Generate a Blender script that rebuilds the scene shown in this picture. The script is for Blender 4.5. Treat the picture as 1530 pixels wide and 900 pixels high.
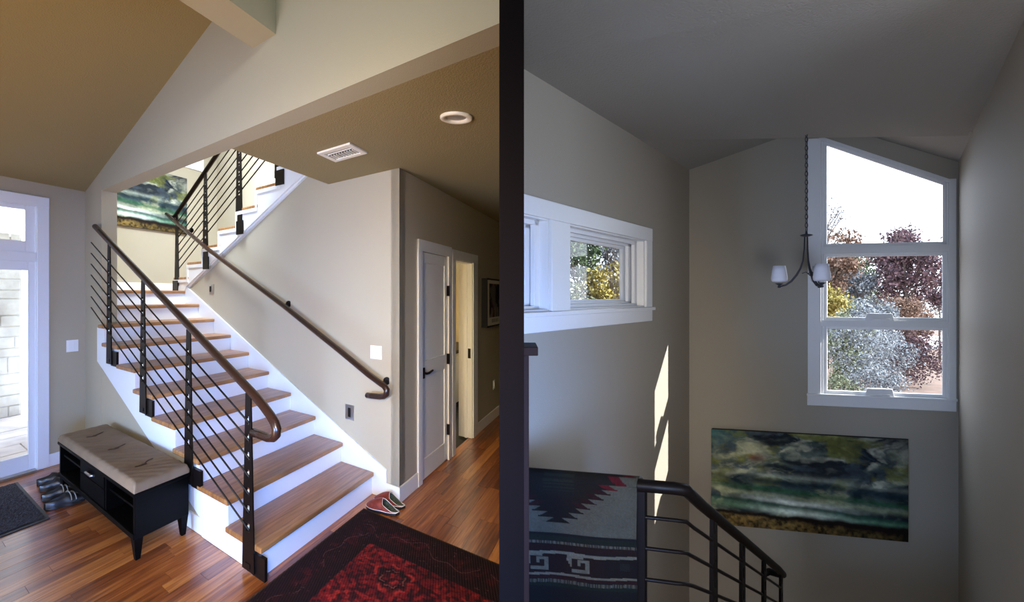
import bpy, bmesh, math, random
import numpy as np
from mathutils import Vector
random.seed(7)
rng = np.random.default_rng(7)
for o in list(bpy.data.objects): bpy.data.objects.remove(o)
C = bpy.context.scene.collection
sc = bpy.context.scene

# ------------------------------------------------------------------ camera
# The photograph is two pictures side by side: two rooms either side of a dark dividing wall.
F = 800.0
cam = bpy.data.cameras.new('camera'); camo = bpy.data.objects.new('camera', cam); C.objects.link(camo)
camo.location = (0, 0, 1.75); camo.rotation_euler = (math.pi/2, 0, 0)
cam.sensor_width = 36; cam.lens = F/1530*36; cam.shift_y = -8/1530; cam.clip_start = .05; cam.clip_end = 300
sc.camera = camo

# ------------------------------------------------------------------ plan of the two rooms
P0 = Vector((-1.55, 3.333, 0)); U = Vector((.21951, .97561, 0)); V = Vector((-.77779, .62852, 0)); Z = Vector((0, 0, 1))
def LW(u, v, z): return P0 + U*u + V*v + Z*z            # stair hall: u across the stairs, v up the stairs
Q0 = Vector((1.470, 4.438, 0)); S = Vector((.58297, .81249, 0)); T = Vector((.97129, -.23799, 0))
def RW(s, t, z): return Q0 + S*s + T*t + Z*z            # stairwell: s along the walls, t across
def WW(x, y, z): return Vector((x, y, z))

# ------------------------------------------------------------------ world, sun, large lights, exposure
w = bpy.data.worlds.new('world'); sc.world = w; w.use_nodes = True
nt = w.node_tree; bg = nt.nodes['Background']
tc = nt.nodes.new('ShaderNodeTexCoord'); sp = nt.nodes.new('ShaderNodeSeparateXYZ'); rp = nt.nodes.new('ShaderNodeValToRGB')
nt.links.new(tc.outputs['Generated'], sp.inputs[0]); nt.links.new(sp.outputs['Z'], rp.inputs['Fac'])
rp.color_ramp.elements[0].position = 0; rp.color_ramp.elements[0].color = (.80, .88, 1, 1)
rp.color_ramp.elements[1].position = 1; rp.color_ramp.elements[1].color = (.55, .72, 1, 1)
nt.links.new(rp.outputs['Color'], bg.inputs['Color']); bg.inputs['Strength'].default_value = 4.6

sun = bpy.data.lights.new('sun', 'SUN'); suno = bpy.data.objects.new('sun', sun); C.objects.link(suno)
sdir = (S*-.5 + T*-1 + Z*-.57).normalized()
suno.rotation_euler = sdir.to_track_quat('-Z', 'Y').to_euler(); sun.energy = 16; sun.angle = .006; sun.color = (1, .96, .88)

def area(name, loc, target, sx, sy, power, col, spread=180):
    l = bpy.data.lights.new(name, 'AREA'); l.shape = 'RECTANGLE'; l.size = sx; l.size_y = sy; l.energy = power; l.color = col
    l.spread = math.radians(spread)
    o = bpy.data.objects.new(name, l); C.objects.link(o); o.location = loc
    o.rotation_euler = (Vector(target)-Vector(loc)).to_track_quat('-Z', 'Y').to_euler(); return o
# unseen area lights, mostly fills added to brighten the rooms
area('clerestory_light', LW(-2.1, -1.75, 3.60), LW(-1.2, 2.5, 3.0), 1.3, .14, 27, (.84, .94, .96), 150)
area('rear_fill_light', (-3.9, -2.4, .75), (-1.9, 4, .35), 2.4, 1.1, 120, (.34, .56, 1), 66)  # added cool fill for the entry trim and lower stairs; no window there
area('side_fill_light', (.45, -1.0, 1.05), (-2.1, 4.2, .60), 1.0, .9, 56, (.13, .36, 1), 58)  # added blue fill aimed at the risers; no window there
area('warm_bounce_fill', (-2.9, 1.4, .5), (-2.7, 2.8, 4), 2.0, 2.0, 78, (1, .60, .22))  # added upward lamp standing in for warm bounce onto the ceilings
area('hall_front_fill', (-.7, .3, 2.0), (-1.0, 5, .8), .8, .9, 38, (1, .76, .42), 75)  # added warm fill for the stair wall and hallway
area('upper_hall_fill', LW(.7, 2.6, 5.2), LW(2.9, 3.0, 3.2), 1.0, 1.0, 330, (.74, .86, 1), 100)  # added fill for the wall behind the upper rods
area('bathroom_light', LW(4.2, .4, 2.25), LW(4.2, .4, 0), .5, .5, 40, (1, .88, .66))
area('landing_fill_light', (3.0, -1.3, 1.5), (.9, 3.2, 1.6), 2.2, 1.6, 92, (.68, .80, 1))  # added fill for the stairwell walls; no window modelled there
area('landing_front_fill', (.55, .35, 1.25), (2.1, 3.6, 1.9), .6, .6, 17, (.82, .89, 1), 150)  # added fill for the back wall and its painting
sc.view_settings.view_transform = 'Standard'; sc.view_settings.look = 'None'
sc.view_settings.exposure = 0.0; sc.view_settings.gamma = 1.0; sc.view_settings.use_curve_mapping = False

# ------------------------------------------------------------------ materials
def nodes(name):
    m = bpy.data.materials.new(name); m.use_nodes = True
    return m, m.node_tree, m.node_tree.nodes['Principled BSDF']
def mat(name, col, rough=.6, metal=0, bump=0, bscale=80, var=0, vscale=3, coat=0, spec=.5, emit=0):
    m, n, b = nodes(name)
    b.inputs['Base Color'].default_value = (*col, 1); b.inputs['Roughness'].default_value = rough
    b.inputs['Metallic'].default_value = metal; b.inputs['Coat Weight'].default_value = coat
    b.inputs['Specular IOR Level'].default_value = spec
    g = n.nodes.new('ShaderNodeNewGeometry')
    if emit:
        b.inputs['Emission Color'].default_value = (*col, 1); b.inputs['Emission Strength'].default_value = emit
    if bump:
        t = n.nodes.new('ShaderNodeTexNoise'); t.inputs['Scale'].default_value = bscale; t.inputs['Detail'].default_value = 3
        n.links.new(g.outputs['Position'], t.inputs['Vector'])
        bu = n.nodes.new('ShaderNodeBump'); bu.inputs['Strength'].default_value = bump; bu.inputs['Distance'].default_value = .01
        n.links.new(t.outputs['Fac'], bu.inputs['Height']); n.links.new(bu.outputs['Normal'], b.inputs['Normal'])
    if var:
        t2 = n.nodes.new('ShaderNodeTexNoise'); t2.inputs['Scale'].default_value = vscale; t2.inputs['Detail'].default_value = 5
        n.links.new(g.outputs['Position'], t2.inputs['Vector'])
        r = n.nodes.new('ShaderNodeValToRGB')
        r.color_ramp.elements[0].position = .3; r.color_ramp.elements[1].position = .7
        r.color_ramp.elements[0].color = (*[c*(1-var) for c in col], 1); r.color_ramp.elements[1].color = (*[min(1, c*(1+var)) for c in col], 1)
        n.links.new(t2.outputs['Fac'], r.inputs['Fac']); n.links.new(r.outputs['Color'], b.inputs['Base Color'])
    return m
def wood(name, dark, mid, light, along, rough=.3, rand=.5, coat=.25):
    """boards with the grain running in the direction `along`; every board takes its own tone"""
    m, n, b = nodes(name); N = n.nodes; Lk = n.links
    g = N.new('ShaderNodeNewGeometry'); oi = N.new('ShaderNodeObjectInfo')
    perp = Vector((-along.y, along.x, 0))
    def dot(v):
        d = N.new('ShaderNodeVectorMath'); d.operation = 'DOT_PRODUCT'; d.inputs[1].default_value = v; Lk.new(g.outputs['Position'], d.inputs[0]); return d.outputs['Value']
    def mul(a, k):
        x = N.new('ShaderNodeMath'); x.operation = 'MULTIPLY_ADD'; Lk.new(a, x.inputs[0]); x.inputs[1].default_value = k
        y = N.new('ShaderNodeMath'); y.operation = 'MULTIPLY'; Lk.new(oi.outputs['Random'], y.inputs[0]); y.inputs[1].default_value = 37; Lk.new(y.outputs[0], x.inputs[2]); return x.outputs[0]
    cb = N.new('ShaderNodeCombineXYZ'); Lk.new(mul(dot(along), 1.6), cb.inputs[0]); Lk.new(mul(dot(perp), 26), cb.inputs[1]); Lk.new(dot(Z), cb.inputs[2])
    t = N.new('ShaderNodeTexNoise'); t.inputs['Scale'].default_value = 1.3; t.inputs['Detail'].default_value = 6; t.inputs['Distortion'].default_value = .9; Lk.new(cb.outputs[0], t.inputs['Vector'])
    mx = N.new('ShaderNodeMath'); mx.operation = 'MULTIPLY_ADD'; Lk.new(oi.outputs['Random'], mx.inputs[0]); mx.inputs[1].default_value = rand
    ad = N.new('ShaderNodeMath'); ad.operation = 'MULTIPLY_ADD'; Lk.new(t.outputs['Fac'], ad.inputs[0]); ad.inputs[1].default_value = 1.5; ad.inputs[2].default_value = -.25-rand/2
    Lk.new(ad.outputs[0], mx.inputs[2])
    r = N.new('ShaderNodeValToRGB'); e = r.color_ramp.elements
    e[0].position = .1; e[0].color = (*dark, 1); e[1].position = .9; e[1].color = (*light, 1); q = e.new(.5); q.color = (*mid, 1)
    Lk.new(mx.outputs[0], r.inputs['Fac']); Lk.new(r.outputs['Color'], b.inputs['Base Color'])
    b.inputs['Roughness'].default_value = rough; b.inputs['Coat Weight'].default_value = coat; b.inputs['Coat Roughness'].default_value = .25
    bu = N.new('ShaderNodeBump'); bu.inputs['Strength'].default_value = .12; bu.inputs['Distance'].default_value = .004
    Lk.new(t.outputs['Fac'], bu.inputs['Height']); Lk.new(bu.outputs['Normal'], b.inputs['Normal'])
    return m
def printed(name, rough=.85, bump=.25, bscale=500):
    m, n, b = nodes(name); a = n.nodes.new('ShaderNodeAttribute'); a.attribute_name = 'Col'
    n.links.new(a.outputs['Color'], b.inputs['Base Color']); b.inputs['Roughness'].default_value = rough
    b.inputs['Specular IOR Level'].default_value = .2
    t = n.nodes.new('ShaderNodeTexNoise'); t.inputs['Scale'].default_value = bscale
    g = n.nodes.new('ShaderNodeNewGeometry'); n.links.new(g.outputs['Position'], t.inputs['Vector'])
    bu = n.nodes.new('ShaderNodeBump'); bu.inputs['Strength'].default_value = bump; bu.inputs['Distance'].default_value = .004
    n.links.new(t.outputs['Fac'], bu.inputs['Height']); n.links.new(bu.outputs['Normal'], b.inputs['Normal'])
    return m
def glass(name):
    m, n, b = nodes(name); n.nodes.remove(b); N = n.nodes
    tr = N.new('ShaderNodeBsdfTransparent'); gl = N.new('ShaderNodeBsdfGlossy'); gl.inputs['Roughness'].default_value = .02
    lwt = N.new('ShaderNodeLayerWeight'); lwt.inputs['Blend'].default_value = .5
    pw = N.new('ShaderNodeMath'); pw.operation = 'POWER'; n.links.new(lwt.outputs['Facing'], pw.inputs[0]); pw.inputs[1].default_value = 5
    fr = N.new('ShaderNodeMath'); fr.operation = 'MULTIPLY_ADD'; n.links.new(pw.outputs[0], fr.inputs[0]); fr.inputs[1].default_value = .6; fr.inputs[2].default_value = .03; mx = N.new('ShaderNodeMixShader')
    n.links.new(fr.outputs[0], mx.inputs[0]); n.links.new(tr.outputs[0], mx.inputs[1]); n.links.new(gl.outputs[0], mx.inputs[2])
    n.links.new(mx.outputs[0], N['Material Output'].inputs['Surface']); return m
def leafmat(name, c1, c2):
    m, n, b = nodes(name); g = n.nodes.new('ShaderNodeNewGeometry')
    r = n.nodes.new('ShaderNodeValToRGB'); r.color_ramp.elements[0].color = (*c1, 1); r.color_ramp.elements[1].color = (*c2, 1)
    n.links.new(g.outputs['Random Per Island'], r.inputs['Fac']); n.links.new(r.outputs['Color'], b.inputs['Base Color'])
    b.inputs['Roughness'].default_value = .8; b.inputs['Specular IOR Level'].default_value = .1
    return m
M = dict(
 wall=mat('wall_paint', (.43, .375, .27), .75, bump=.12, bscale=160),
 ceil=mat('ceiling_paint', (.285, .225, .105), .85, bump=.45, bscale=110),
 fascia=mat('fascia_paint', (.41, .38, .28), .75, bump=.15, bscale=160),
 rwall=mat('stairwell_paint', (.36, .33, .28), .7, bump=.14, bscale=150),
 rceil=mat('stairwell_ceiling_paint', (.30, .29, .27), .8, bump=.4, bscale=110),
 trim=mat('white_trim', (.80, .80, .78), .4),
 stringer=mat('white_stringer', (.76, .79, .84), .4),
 sash=mat('white_sash', (.78, .80, .84), .35),
 divider=mat('charcoal_wall', (.0065, .0050, .0052), .95, spec=0),
 steel=mat('bronze_steel', (.006, .004, .0035), .4, spec=.14),
 rail=mat('bronze_rail', (.026, .011, .007), .26, spec=.5),
 slot_gleam=mat('slot_gleam_white', (.75, .75, .72), .3, metal=.6),
 nickel=mat('nickel', (.45, .43, .40), .3, metal=.9),
 plate=mat('switch_plate', (.85, .86, .88), .35),
 blk=mat('black_wood', (.002, .0018, .0018), .5, spec=.05),
 cushion=mat('tan_suede', (.19, .135, .083), .95, bump=.2, bscale=300, var=.12, vscale=6),
 thread_shade=mat('tuft_and_crease_shade', (.055, .038, .026), .9),
 mat_dark=mat('coir_mat', (.040, .040, .055), .95, bump=1, bscale=140, var=.95, vscale=110),
 matedge=mat('mat_edge', (.03, .03, .035), .6),
 leather=mat('black_leather', (.012, .011, .012), .35),
 lining=mat('shoe_lining', (.05, .048, .045), .9),
 grey_strap=mat('grey_strap', (.20, .19, .17), .7),
 redshoe=mat('red_shoe', (.17, .020, .008), .55, var=.35, vscale=40),
 greenlin=mat('green_lining', (.07, .09, .06), .85, var=.6, vscale=60),
 whitepipe=mat('white_piping', (.75, .68, .62), .6),
 rugedge=mat('rug_binding', (.10, .07, .035), .95),
 stone=mat('limestone', (.84, .80, .72), .9, bump=.8, bscale=14, var=.3, vscale=2.5),
 paver=mat('flagstone', (.80, .70, .66), .85, bump=.4, bscale=12, var=.2, vscale=3),
 soffit=mat('porch_soffit', (.70, .55, .30), .8),
 glass=glass('window_glass'),
 frost=mat('frosted_shade', (.80, .82, .95), .4),
 iron=mat('chandelier_iron', (.05, .055, .075), .35, metal=.5),
 bark=mat('bark', (.10, .075, .06), .95),
 ground=mat('leafy_ground', (.14, .088, .065), .95, bump=.8, bscale=3, var=.35, vscale=1.2),
 road=mat('pale_road', (.75, .72, .68), .9),
 newel=mat('brown_newel', (.030, .012, .008), .6, spec=.1),
 black=mat('black_void', (.01, .01, .01), .9),
 yellow=mat('bathroom_paint', (.78, .66, .38), .7),
 canwhite=mat('can_trim', (.85, .80, .70), .4),
 canlens=mat('can_lens', (.30, .26, .22), .3),
 roof=mat('eave_board', (.55, .52, .48), .8),
)
M['floor'] = wood('oak_floor', (.11, .024, .005), (.31, .088, .017), (.56, .22, .05), U, rough=.30, rand=.55)
M['tread'] = wood('oak_tread', (.16, .062, .018), (.31, .135, .042), (.50, .25, .085), U, rough=.38, rand=.25)
M['print'] = printed('painted_canvas', .6, .15); M['wool'] = printed('woven_wool', .95, .5, 420)

# ------------------------------------------------------------------ helpers
class MB:
    """collects shapes; build() links them as one mesh object"""
    def __init__(s): s.v = []; s.f = []; s.c = None
    def add(s, vs, fs):
        n = len(s.v); s.v += [Vector(p) for p in vs]; s.f += [tuple(i+n for i in f) for f in fs]; return s
    def box(s, fr, a0, a1, b0, b1, c0, c1):
        p = [fr(a, b, c) for a in (a0, a1) for b in (b0, b1) for c in (c0, c1)]
        return s.add(p, [(0, 1, 3, 2), (4, 6, 7, 5), (0, 4, 5, 1), (2, 3, 7, 6), (0, 2, 6, 4), (1, 5, 7, 3)])
    def prism(s, pa, pb):
        n = len(pa)
        return s.add(list(pa)+list(pb), [tuple(range(n)), tuple(range(2*n-1, n-1, -1))]+[(i, i+n, (i+1) % n+n, (i+1) % n) for i in range(n)])
    def tube(s, pts, r, seg=10, caps=True, flat=None):
        pts = [Vector(p) for p in pts]; rings = []; up = None
        rs = r if isinstance(r, (list, tuple)) else [r]*len(pts)
        for i, p in enumerate(pts):
            d = (pts[min(i+1, len(pts)-1)]-pts[max(i-1, 0)]).normalized()
            if up is None: up = d.orthogonal().normalized() if abs(d.z) > .95 else Vector((0, 0, 1))
            x = d.cross(up)
            if x.length < 1e-4: x = d.orthogonal()
            x.normalize(); y = x.cross(d).normalized(); up = y
            rings.append([p + x*math.cos(2*math.pi*k/seg)*rs[i] + y*math.sin(2*math.pi*k/seg)*rs[i]*(flat or 1) for k in range(seg)])
        n = len(s.v)
        for ring in rings: s.v += ring
        for i in range(len(pts)-1):
            for k in range(seg):
                a = n+i*seg+k; b = n+i*seg+(k+1) % seg; s.f.append((a, b, b+seg, a+seg))
        if caps: s.f.append(tuple(n+k for k in reversed(range(seg)))); s.f.append(tuple(n+(len(pts)-1)*seg+k for k in range(seg)))
        return s
    def lathe(s, c, prof, seg=24, axis=None):
        c = Vector(c); n = len(s.v)
        for r, z in prof:
            for k in range(seg):
                a = 2*math.pi*k/seg; p = Vector((r*math.cos(a), r*math.sin(a), z))
                if axis is not None: p = axis @ p
                s.v.append(c+p)
        for i in range(len(prof)-1):
            for k in range(seg):
                a = n+i*seg+k; b = n+i*seg+(k+1) % seg; s.f.append((a, b, b+seg, a+seg))
        return s
    def grid(s, P):
        """P[i][j] points"""
        n = len(s.v); h = len(P); wd = len(P[0])
        for row in P: s.v += [Vector(p) for p in row]
        for i in range(h-1):
            for j in range(wd-1):
                a = n+i*wd+j; s.f.append((a, a+1, a+wd+1, a+wd))
        return s
    def build(s, name, m, parent=None, bevel=0, smooth=False, recalc=True):
        me = bpy.data.meshes.new(name); off = parent_world(parent)
        me.from_pydata([p-off for p in s.v], [], s.f); me.update()
        if recalc:
            bm = bmesh.new(); bm.from_mesh(me); bmesh.ops.recalc_face_normals(bm, faces=bm.faces); bm.to_mesh(me); bm.free()
        if smooth: me.polygons.foreach_set('use_smooth', [True]*len(me.polygons))
        me.materials.append(m)
        o = bpy.data.objects.new(name, me); C.objects.link(o)
        if parent is not None: o.parent = parent
        if bevel:
            b = o.modifiers.new('bevel', 'BEVEL'); b.width = bevel; b.segments = 2; b.limit_method = 'ANGLE'
        return o
def parent_world(o):
    p = Vector((0, 0, 0))
    while o is not None: p += o.location; o = o.parent
    return p
def tag(o, label=None, cat=None, group=None, kind=None):
    if label: o['label'] = label
    if cat: o['category'] = cat
    if group: o['group'] = group
    if kind: o['kind'] = kind
    return o
def thing(name, label, cat, loc, group=None):
    o = bpy.data.objects.new(name, None); C.objects.link(o); o.location = loc; o.empty_display_size = .1
    return tag(o, label, cat, group)
def setting(name, label, cat, loc=(0, 0, 0)):
    o = bpy.data.objects.new(name, None); C.objects.link(o); o.location = loc; return tag(o, label, cat, kind='structure')
def struct(name, mb, m, label, cat, **k):
    return tag(mb.build(name, m, **k), label, cat, kind='structure')
def bx(fr, *a): return MB().box(fr, *a)
def clipped(x0, sgn, pts):
    """plan polygon cut at the face of the dividing wall"""
    out = []
    for i in range(len(pts)):
        a, b = pts[i], pts[(i+1) % len(pts)]; da, db = (a.x-x0)*sgn, (b.x-x0)*sgn
        if da >= 0: out.append(a)
        if (da >= 0) != (db >= 0): out.append(a+(b-a)*(da/(da-db)))
    return out
def rbox(m, s0, s1, t0, t1, z0, z1):
    p = clipped(.0368, 1, [RW(s0, t0, 0), RW(s1, t0, 0), RW(s1, t1, 0), RW(s0, t1, 0)])
    if len(p) > 2: m.prism([q+Z*z0 for q in p], [q+Z*z1 for q in p])
    return m
def poly_u(u0, u1, pts): return MB().prism([LW(u0, v, z) for v, z in pts], [LW(u1, v, z) for v, z in pts])
def setcol(o, cols):
    a = o.data.color_attributes.new('Col', 'FLOAT_COLOR', 'POINT')
    arr = np.ones((len(o.data.vertices), 4), dtype=np.float32); arr[:, :3] = cols; a.data.foreach_set('color', arr.ravel())
def lin(c):
    c = np.asarray(c, dtype=float)/255; return np.where(c <= .04045, c/12.92, ((c+.055)/1.055)**2.4)
def vnoise(x, y, seed):
    r = np.random.default_rng(seed); tb = r.random((64, 64)); xi = np.floor(x).astype(int); yi = np.floor(y).astype(int); fx = x-xi; fy = y-yi
    fx = fx*fx*(3-2*fx); fy = fy*fy*(3-2*fy); g = lambda i, j: tb[i % 64, j % 64]
    return (g(xi, yi)*(1-fx)+g(xi+1, yi)*fx)*(1-fy)+(g(xi, yi+1)*(1-fx)+g(xi+1, yi+1)*fx)*fy
def fbm(x, y, seed, o=5):
    s = 0; a = .5; t = 0
    for k in range(o): s = s+a*vnoise(x*2**k, y*2**k, seed+k); t += a; a *= .55
    return s/t

# ================================================================== DIVIDING WALL
struct('wall_middle', bx(WW, -.038, .036, 1.6, 16, -3.6, 6.2), M['divider'], 'narrow charcoal dividing wall seen end-on between the two rooms', 'wall')
struct('wall_rear_header', bx(WW, -.038, .036, -3, 1.595, 2.84, 6.2), M['divider'], 'charcoal header above the opening behind the viewer between the rooms', 'wall')

# ================================================================== STAIR HALL (left picture)
# ---- floor with boards
fl = struct('floor', MB().prism([WW(-9, -3, -.16), WW(-.04, -3, -.16), WW(-.04, 13, -.16), LW(6.5, .5, -.16), LW(1.5, 5.9, -.16), LW(-.0, 5.9, -.16), LW(0, 4.02, -.16), LW(-5, 4.02, -.16)],
     [WW(-9, -3, -.022), WW(-.04, -3, -.022), WW(-.04, 13, -.022), LW(6.5, .5, -.022), LW(1.5, 5.9, -.022), LW(-.0, 5.9, -.022), LW(0, 4.02, -.022), LW(-5, 4.02, -.022)]), M['black'],
     'glossy reddish oak board floor of the stair hall', 'floor')
PWd = .128
def inhall(u, v): return LW(u, v, 0).x < -.06
rest = MB(); npl = 0
v = -4.4; row = 0
while v < 4.0:
    u = -4.2 + random.random()*.9; vv = min(v+PWd, 3.995)
    while u < 7.2:
        ln = .55+random.random()*1.15; u1 = u+ln
        lim = 7.2
        if v > -.36-.001: lim = -.002 if v > .0 else 1.44      # boards stop at the staircase and at the walls
        if v+PWd > 0 and v < 0: lim = 1.44
        a, b = u, min(u1, lim)
        if b-a > .05:
            d = .0012; top = -.002 - random.random()*.0012
            c = LW((a+b)/2, v, 0)
            vis = (-1.9 < a and b > -1.6 and v > -.8 and c.y > 2.6) or (c.y > 2.9 and a > -.6)
            pts = clipped(-.0385, -1, [LW(x, y, 0) for x, y in ((a+d, v+d), (b-d, v+d), (b-d, vv-d), (a+d, vv-d))])
            if len(pts) < 3: u = u1; continue
            hide = (-.2 < a and b < 1.1 and v < -.3 and v > -2.3 and b < .9)
            if vis and npl < 290 and not hide:
                MB().prism([p-Z*.021 for p in pts], [p+Z*top for p in pts]).build('plank', M['floor'], fl); npl += 1
            else:
                rest.prism([p-Z*.021 for p in pts], [p+Z*top for p in pts])
        u = u1
        if u >= lim: break
    v += PWd; row += 1
tag(rest.build('plank', M['floor'], fl), kind='stuff')

# ---- walls
W = 1.45
struct('wall_stair', poly_u(W, W+.12, [(-.36, 0), (4.13, 0), (4.13, 1.84), (3.598, 2.06), (1.3, 2.90), (.7, 3.12), (-.36, 3.12)]), M['wall'], 'tan wall beside the stairs carrying the handrail', 'wall')
struct('wall_understair', poly_u(.004, .10, [(.5, 0), (4.0, 0), (4.0, 1.6), (3.4, 1.4), (3.4, 1.0)]), M['wall'], 'greyish wall under the stairs behind the bench', 'wall')
struct('wall_jamb', bx(LW, .0, .17, 3.4, 5.85, 0, 6), M['wall'], 'end of wall at the left of the stair opening', 'wall')
hd0, hd1, dz = 2.885, 3.56, 2.16
hw = MB(); 
for a, b, c, d in ((W, 1.93, 0, 2.83), (1.93, 2.66, 2.165, 2.83), (2.66, hd0, 0, 2.83), (hd0, hd1, dz, 2.83), (hd1, 5.4, 0, 2.83)): hw.box(LW, a, b, -.36, -.25, c, d)
struct('wall_hall', hw, M['wall'], 'tan hallway wall with two white doors running away to the right', 'wall')
ew = MB()
for a, b, c, d in ((-4.6, -1.51, 0, 6), (-1.51, -.43, 2.70, 6), (-.43, 0, 0, 6)): ew.box(LW, a, b, 4.0, 4.14, c, d)
struct('wall_entry', ew, M['wall'], 'wall of the glazed entry door at far left', 'wall')
fa = poly_u(0, .165, [(-1.93, 2.83), (3.42, 2.83), (3.42, 6), (-1.93, 6)])
struct('wall_fascia', fa, M['fascia'], 'long upper wall slanting above the stairs, tan to grey', 'wall')
struct('wall_landing', bx(LW, .17, 3.0, 5.75, 5.87, 1.5, 3.95), M['wall'], 'wall behind the stair landing with the landscape painting', 'wall')
lw2 = MB()
for a, b, c, d in ((.17, 1.75, 3.95, 6), (2.50, 3.0, 3.95, 6), (1.75, 2.50, 5.3, 6)): lw2.box(LW, a, b, 5.75, 5.87, c, d)
struct('wall_landing_upper', lw2, M['wall'], 'upper part of the landing wall around the tall window', 'wall')
struct('wall_upper_flight', bx(LW, 2.9, 3.0, 1.3, 5.75, 1.5, 6).box(LW, 2.9, 3.0, -1.0, 1.3, 3.36, 6), M['wall'], 'bright wall behind the rods of the upper stairs', 'wall')
struct('wall_upper_end', bx(LW, .165, 2.9, -1.0, -.9, 3.36, 6), M['wall'], 'end wall of the upper hall above the ceiling', 'wall')
struct('wall_under_landing', bx(LW, .17, W, 4.5, 4.6, 0, 1.6), M['wall'], 'hidden wall under the stair landing', 'wall')
struct('wall_outer_left', bx(WW, -9.1, -9, -3, 9, -.1, 6), M['wall'], 'far left wall of the entry room', 'wall')
struct('wall_rear', bx(WW, -9.1, 6.2, -3.1, -3, -3.6, 6), M['wall'], 'wall behind the viewer', 'wall')

# ---- ceilings
def clipx(pts): return pts
z0, z1 = 2.83, 3.34
cp = [(.165, .70), (.165, -1.93)]
poly = [LW(.165, .70, 0), LW(.165, -1.93, 0), Vector((-.05, 2.2, 0)), Vector((-.05, 13, 0)), LW(8.4, .70, 0)]
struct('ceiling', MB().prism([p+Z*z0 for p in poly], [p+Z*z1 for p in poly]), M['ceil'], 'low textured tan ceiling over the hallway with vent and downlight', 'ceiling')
def zs(v): return 2.885+.25*(4-v)
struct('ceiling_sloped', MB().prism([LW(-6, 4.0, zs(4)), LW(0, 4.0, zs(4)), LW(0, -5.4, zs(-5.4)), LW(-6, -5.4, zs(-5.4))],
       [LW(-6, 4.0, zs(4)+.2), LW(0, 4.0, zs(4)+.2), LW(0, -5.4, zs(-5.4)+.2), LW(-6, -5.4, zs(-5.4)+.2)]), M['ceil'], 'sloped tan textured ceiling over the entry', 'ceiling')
struct('ceiling_upper', bx(LW, 0, 3.0, -1.2, 5.9, 5.8, 6), M['wall'], 'ceiling high above the stairwell', 'ceiling')
struct('ceiling_rear', bx(WW, -9, -.038, -3.1, 2.4, 6.0, 6.2), M['ceil'], 'ceiling behind the viewer', 'ceiling')
bm_ = MB().prism([LW(-6, .132, 3.33), LW(0, .132, 3.33), LW(0, -.158, 3.33), LW(-6, -.158, 3.33)], [LW(-6, .132, 4.1), LW(0, .132, 4.1), LW(0, -.158, 4.1), LW(-6, -.158, 4.1)])
struct('beam', bm_, M['fascia'], 'boxed ceiling beam crossing to the upper wall at the top', 'beam')

# ---- entry door
d1 = setting('door_1', 'white glazed entry door with transom above at far left', 'door', LW(-.95, 4.0, 0))
m = MB(); m.box(LW, -.485, -.375, 3.975, 4.0, 0, 2.735); m.box(LW, -1.56, -1.45, 3.975, 4.0, 0, 2.735); m.box(LW, -1.56, -.375, 3.97, 4.0, 2.64, 2.745)
m.build('casing', M['sash'], d1, bevel=.003)
m = MB(); m.box(LW, -.50, -.43, 4.0, 4.14, 0, 2.70); m.box(LW, -1.51, -1.45, 4.0, 4.14, 0, 2.70); m.box(LW, -1.51, -.43, 4.0, 4.14, 2.655, 2.72); m.box(LW, -1.47, -.48, 4.0, 4.14, 2.09, 2.18)
m.build('jamb', M['sash'], d1)
m = MB(); m.box(LW, -.56, -.497, 4.015, 4.06, .02, 2.09); m.box(LW, -1.45, -1.38, 4.015, 4.06, .02, 2.09); m.box(LW, -1.38, -.56, 4.015, 4.06, .02, .175); m.box(LW, -1.38, -.56, 4.015, 4.06, 2.0, 2.09)
m.build('door_leaf', M['sash'], d1, bevel=.003)
m = MB(); m.box(LW, -.585, -.497, 4.02, 4.06, 2.18, 2.655); m.box(LW, -1.45, -1.38, 4.02, 4.06, 2.18, 2.655); m.box(LW, -1.38, -.585, 4.02, 4.06, 2.18, 2.29); m.box(LW, -1.38, -.585, 4.02, 4.06, 2.60, 2.655)
m.build('transom_sash', M['sash'], d1, bevel=.003)
bx(LW, -1.38, -.56, 4.035, 4.040, .175, 2.0).build('glass_pane', M['glass'], d1)
bx(LW, -1.38, -.585, 4.035, 4.040, 2.29, 2.60).build('glass_pane', M['glass'], d1)
bx(LW, -1.45, -.50, 3.93, 4.14, 0, .02).build('threshold', M['nickel'], d1)
m = MB(); m.tube([LW(-1.41, 3.99, 1.0), LW(-1.41, 3.94, 1.0), LW(-1.30, 3.94, 1.0)], .011); m.build('door_handle', M['nickel'], d1, smooth=True)
# ---- outside the entry door
pt = struct('patio', bx(LW, -5, 0, 4.16, 11, -.16, -.05), M['paver'], 'pale flagstone porch floor outside the entry door', 'patio')
y = 4.18
k = 0
while y < 7.4:
    x = -2.4+(k % 2)*.25
    while x < -.05:
        a = .5+random.random()*.25; bx(LW, x+.006, min(x+a, 0)-.006, y+.006, y+.44, -.05, -.028-random.random()*.006).build('paving_stone', M['paver'], pt, bevel=.006); x += a
    y += .45; k += 1
sw = struct('wall_porch', bx(LW, -5, 0, 7.45, 7.6, -.16, 2.62), M['stone'], 'pale stacked limestone wall outside the entry door', 'wall')
zz = -.03; k = 0
while zz < 2.55:
    h_ = random.choice([.16, .2, .24, .13]); x = -2.7
    while x < -.05:
        a = .25+random.random()*.45; x1 = min(x+a, -.01)
        if x1-x > .05: bx(LW, x+.008, x1-.008, 7.425+random.random()*.015, 7.46, zz+.008, zz+h_-.006).build('stone_block', M['stone'], sw, bevel=.01)
        x += a
    zz += h_; k += 1
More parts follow.
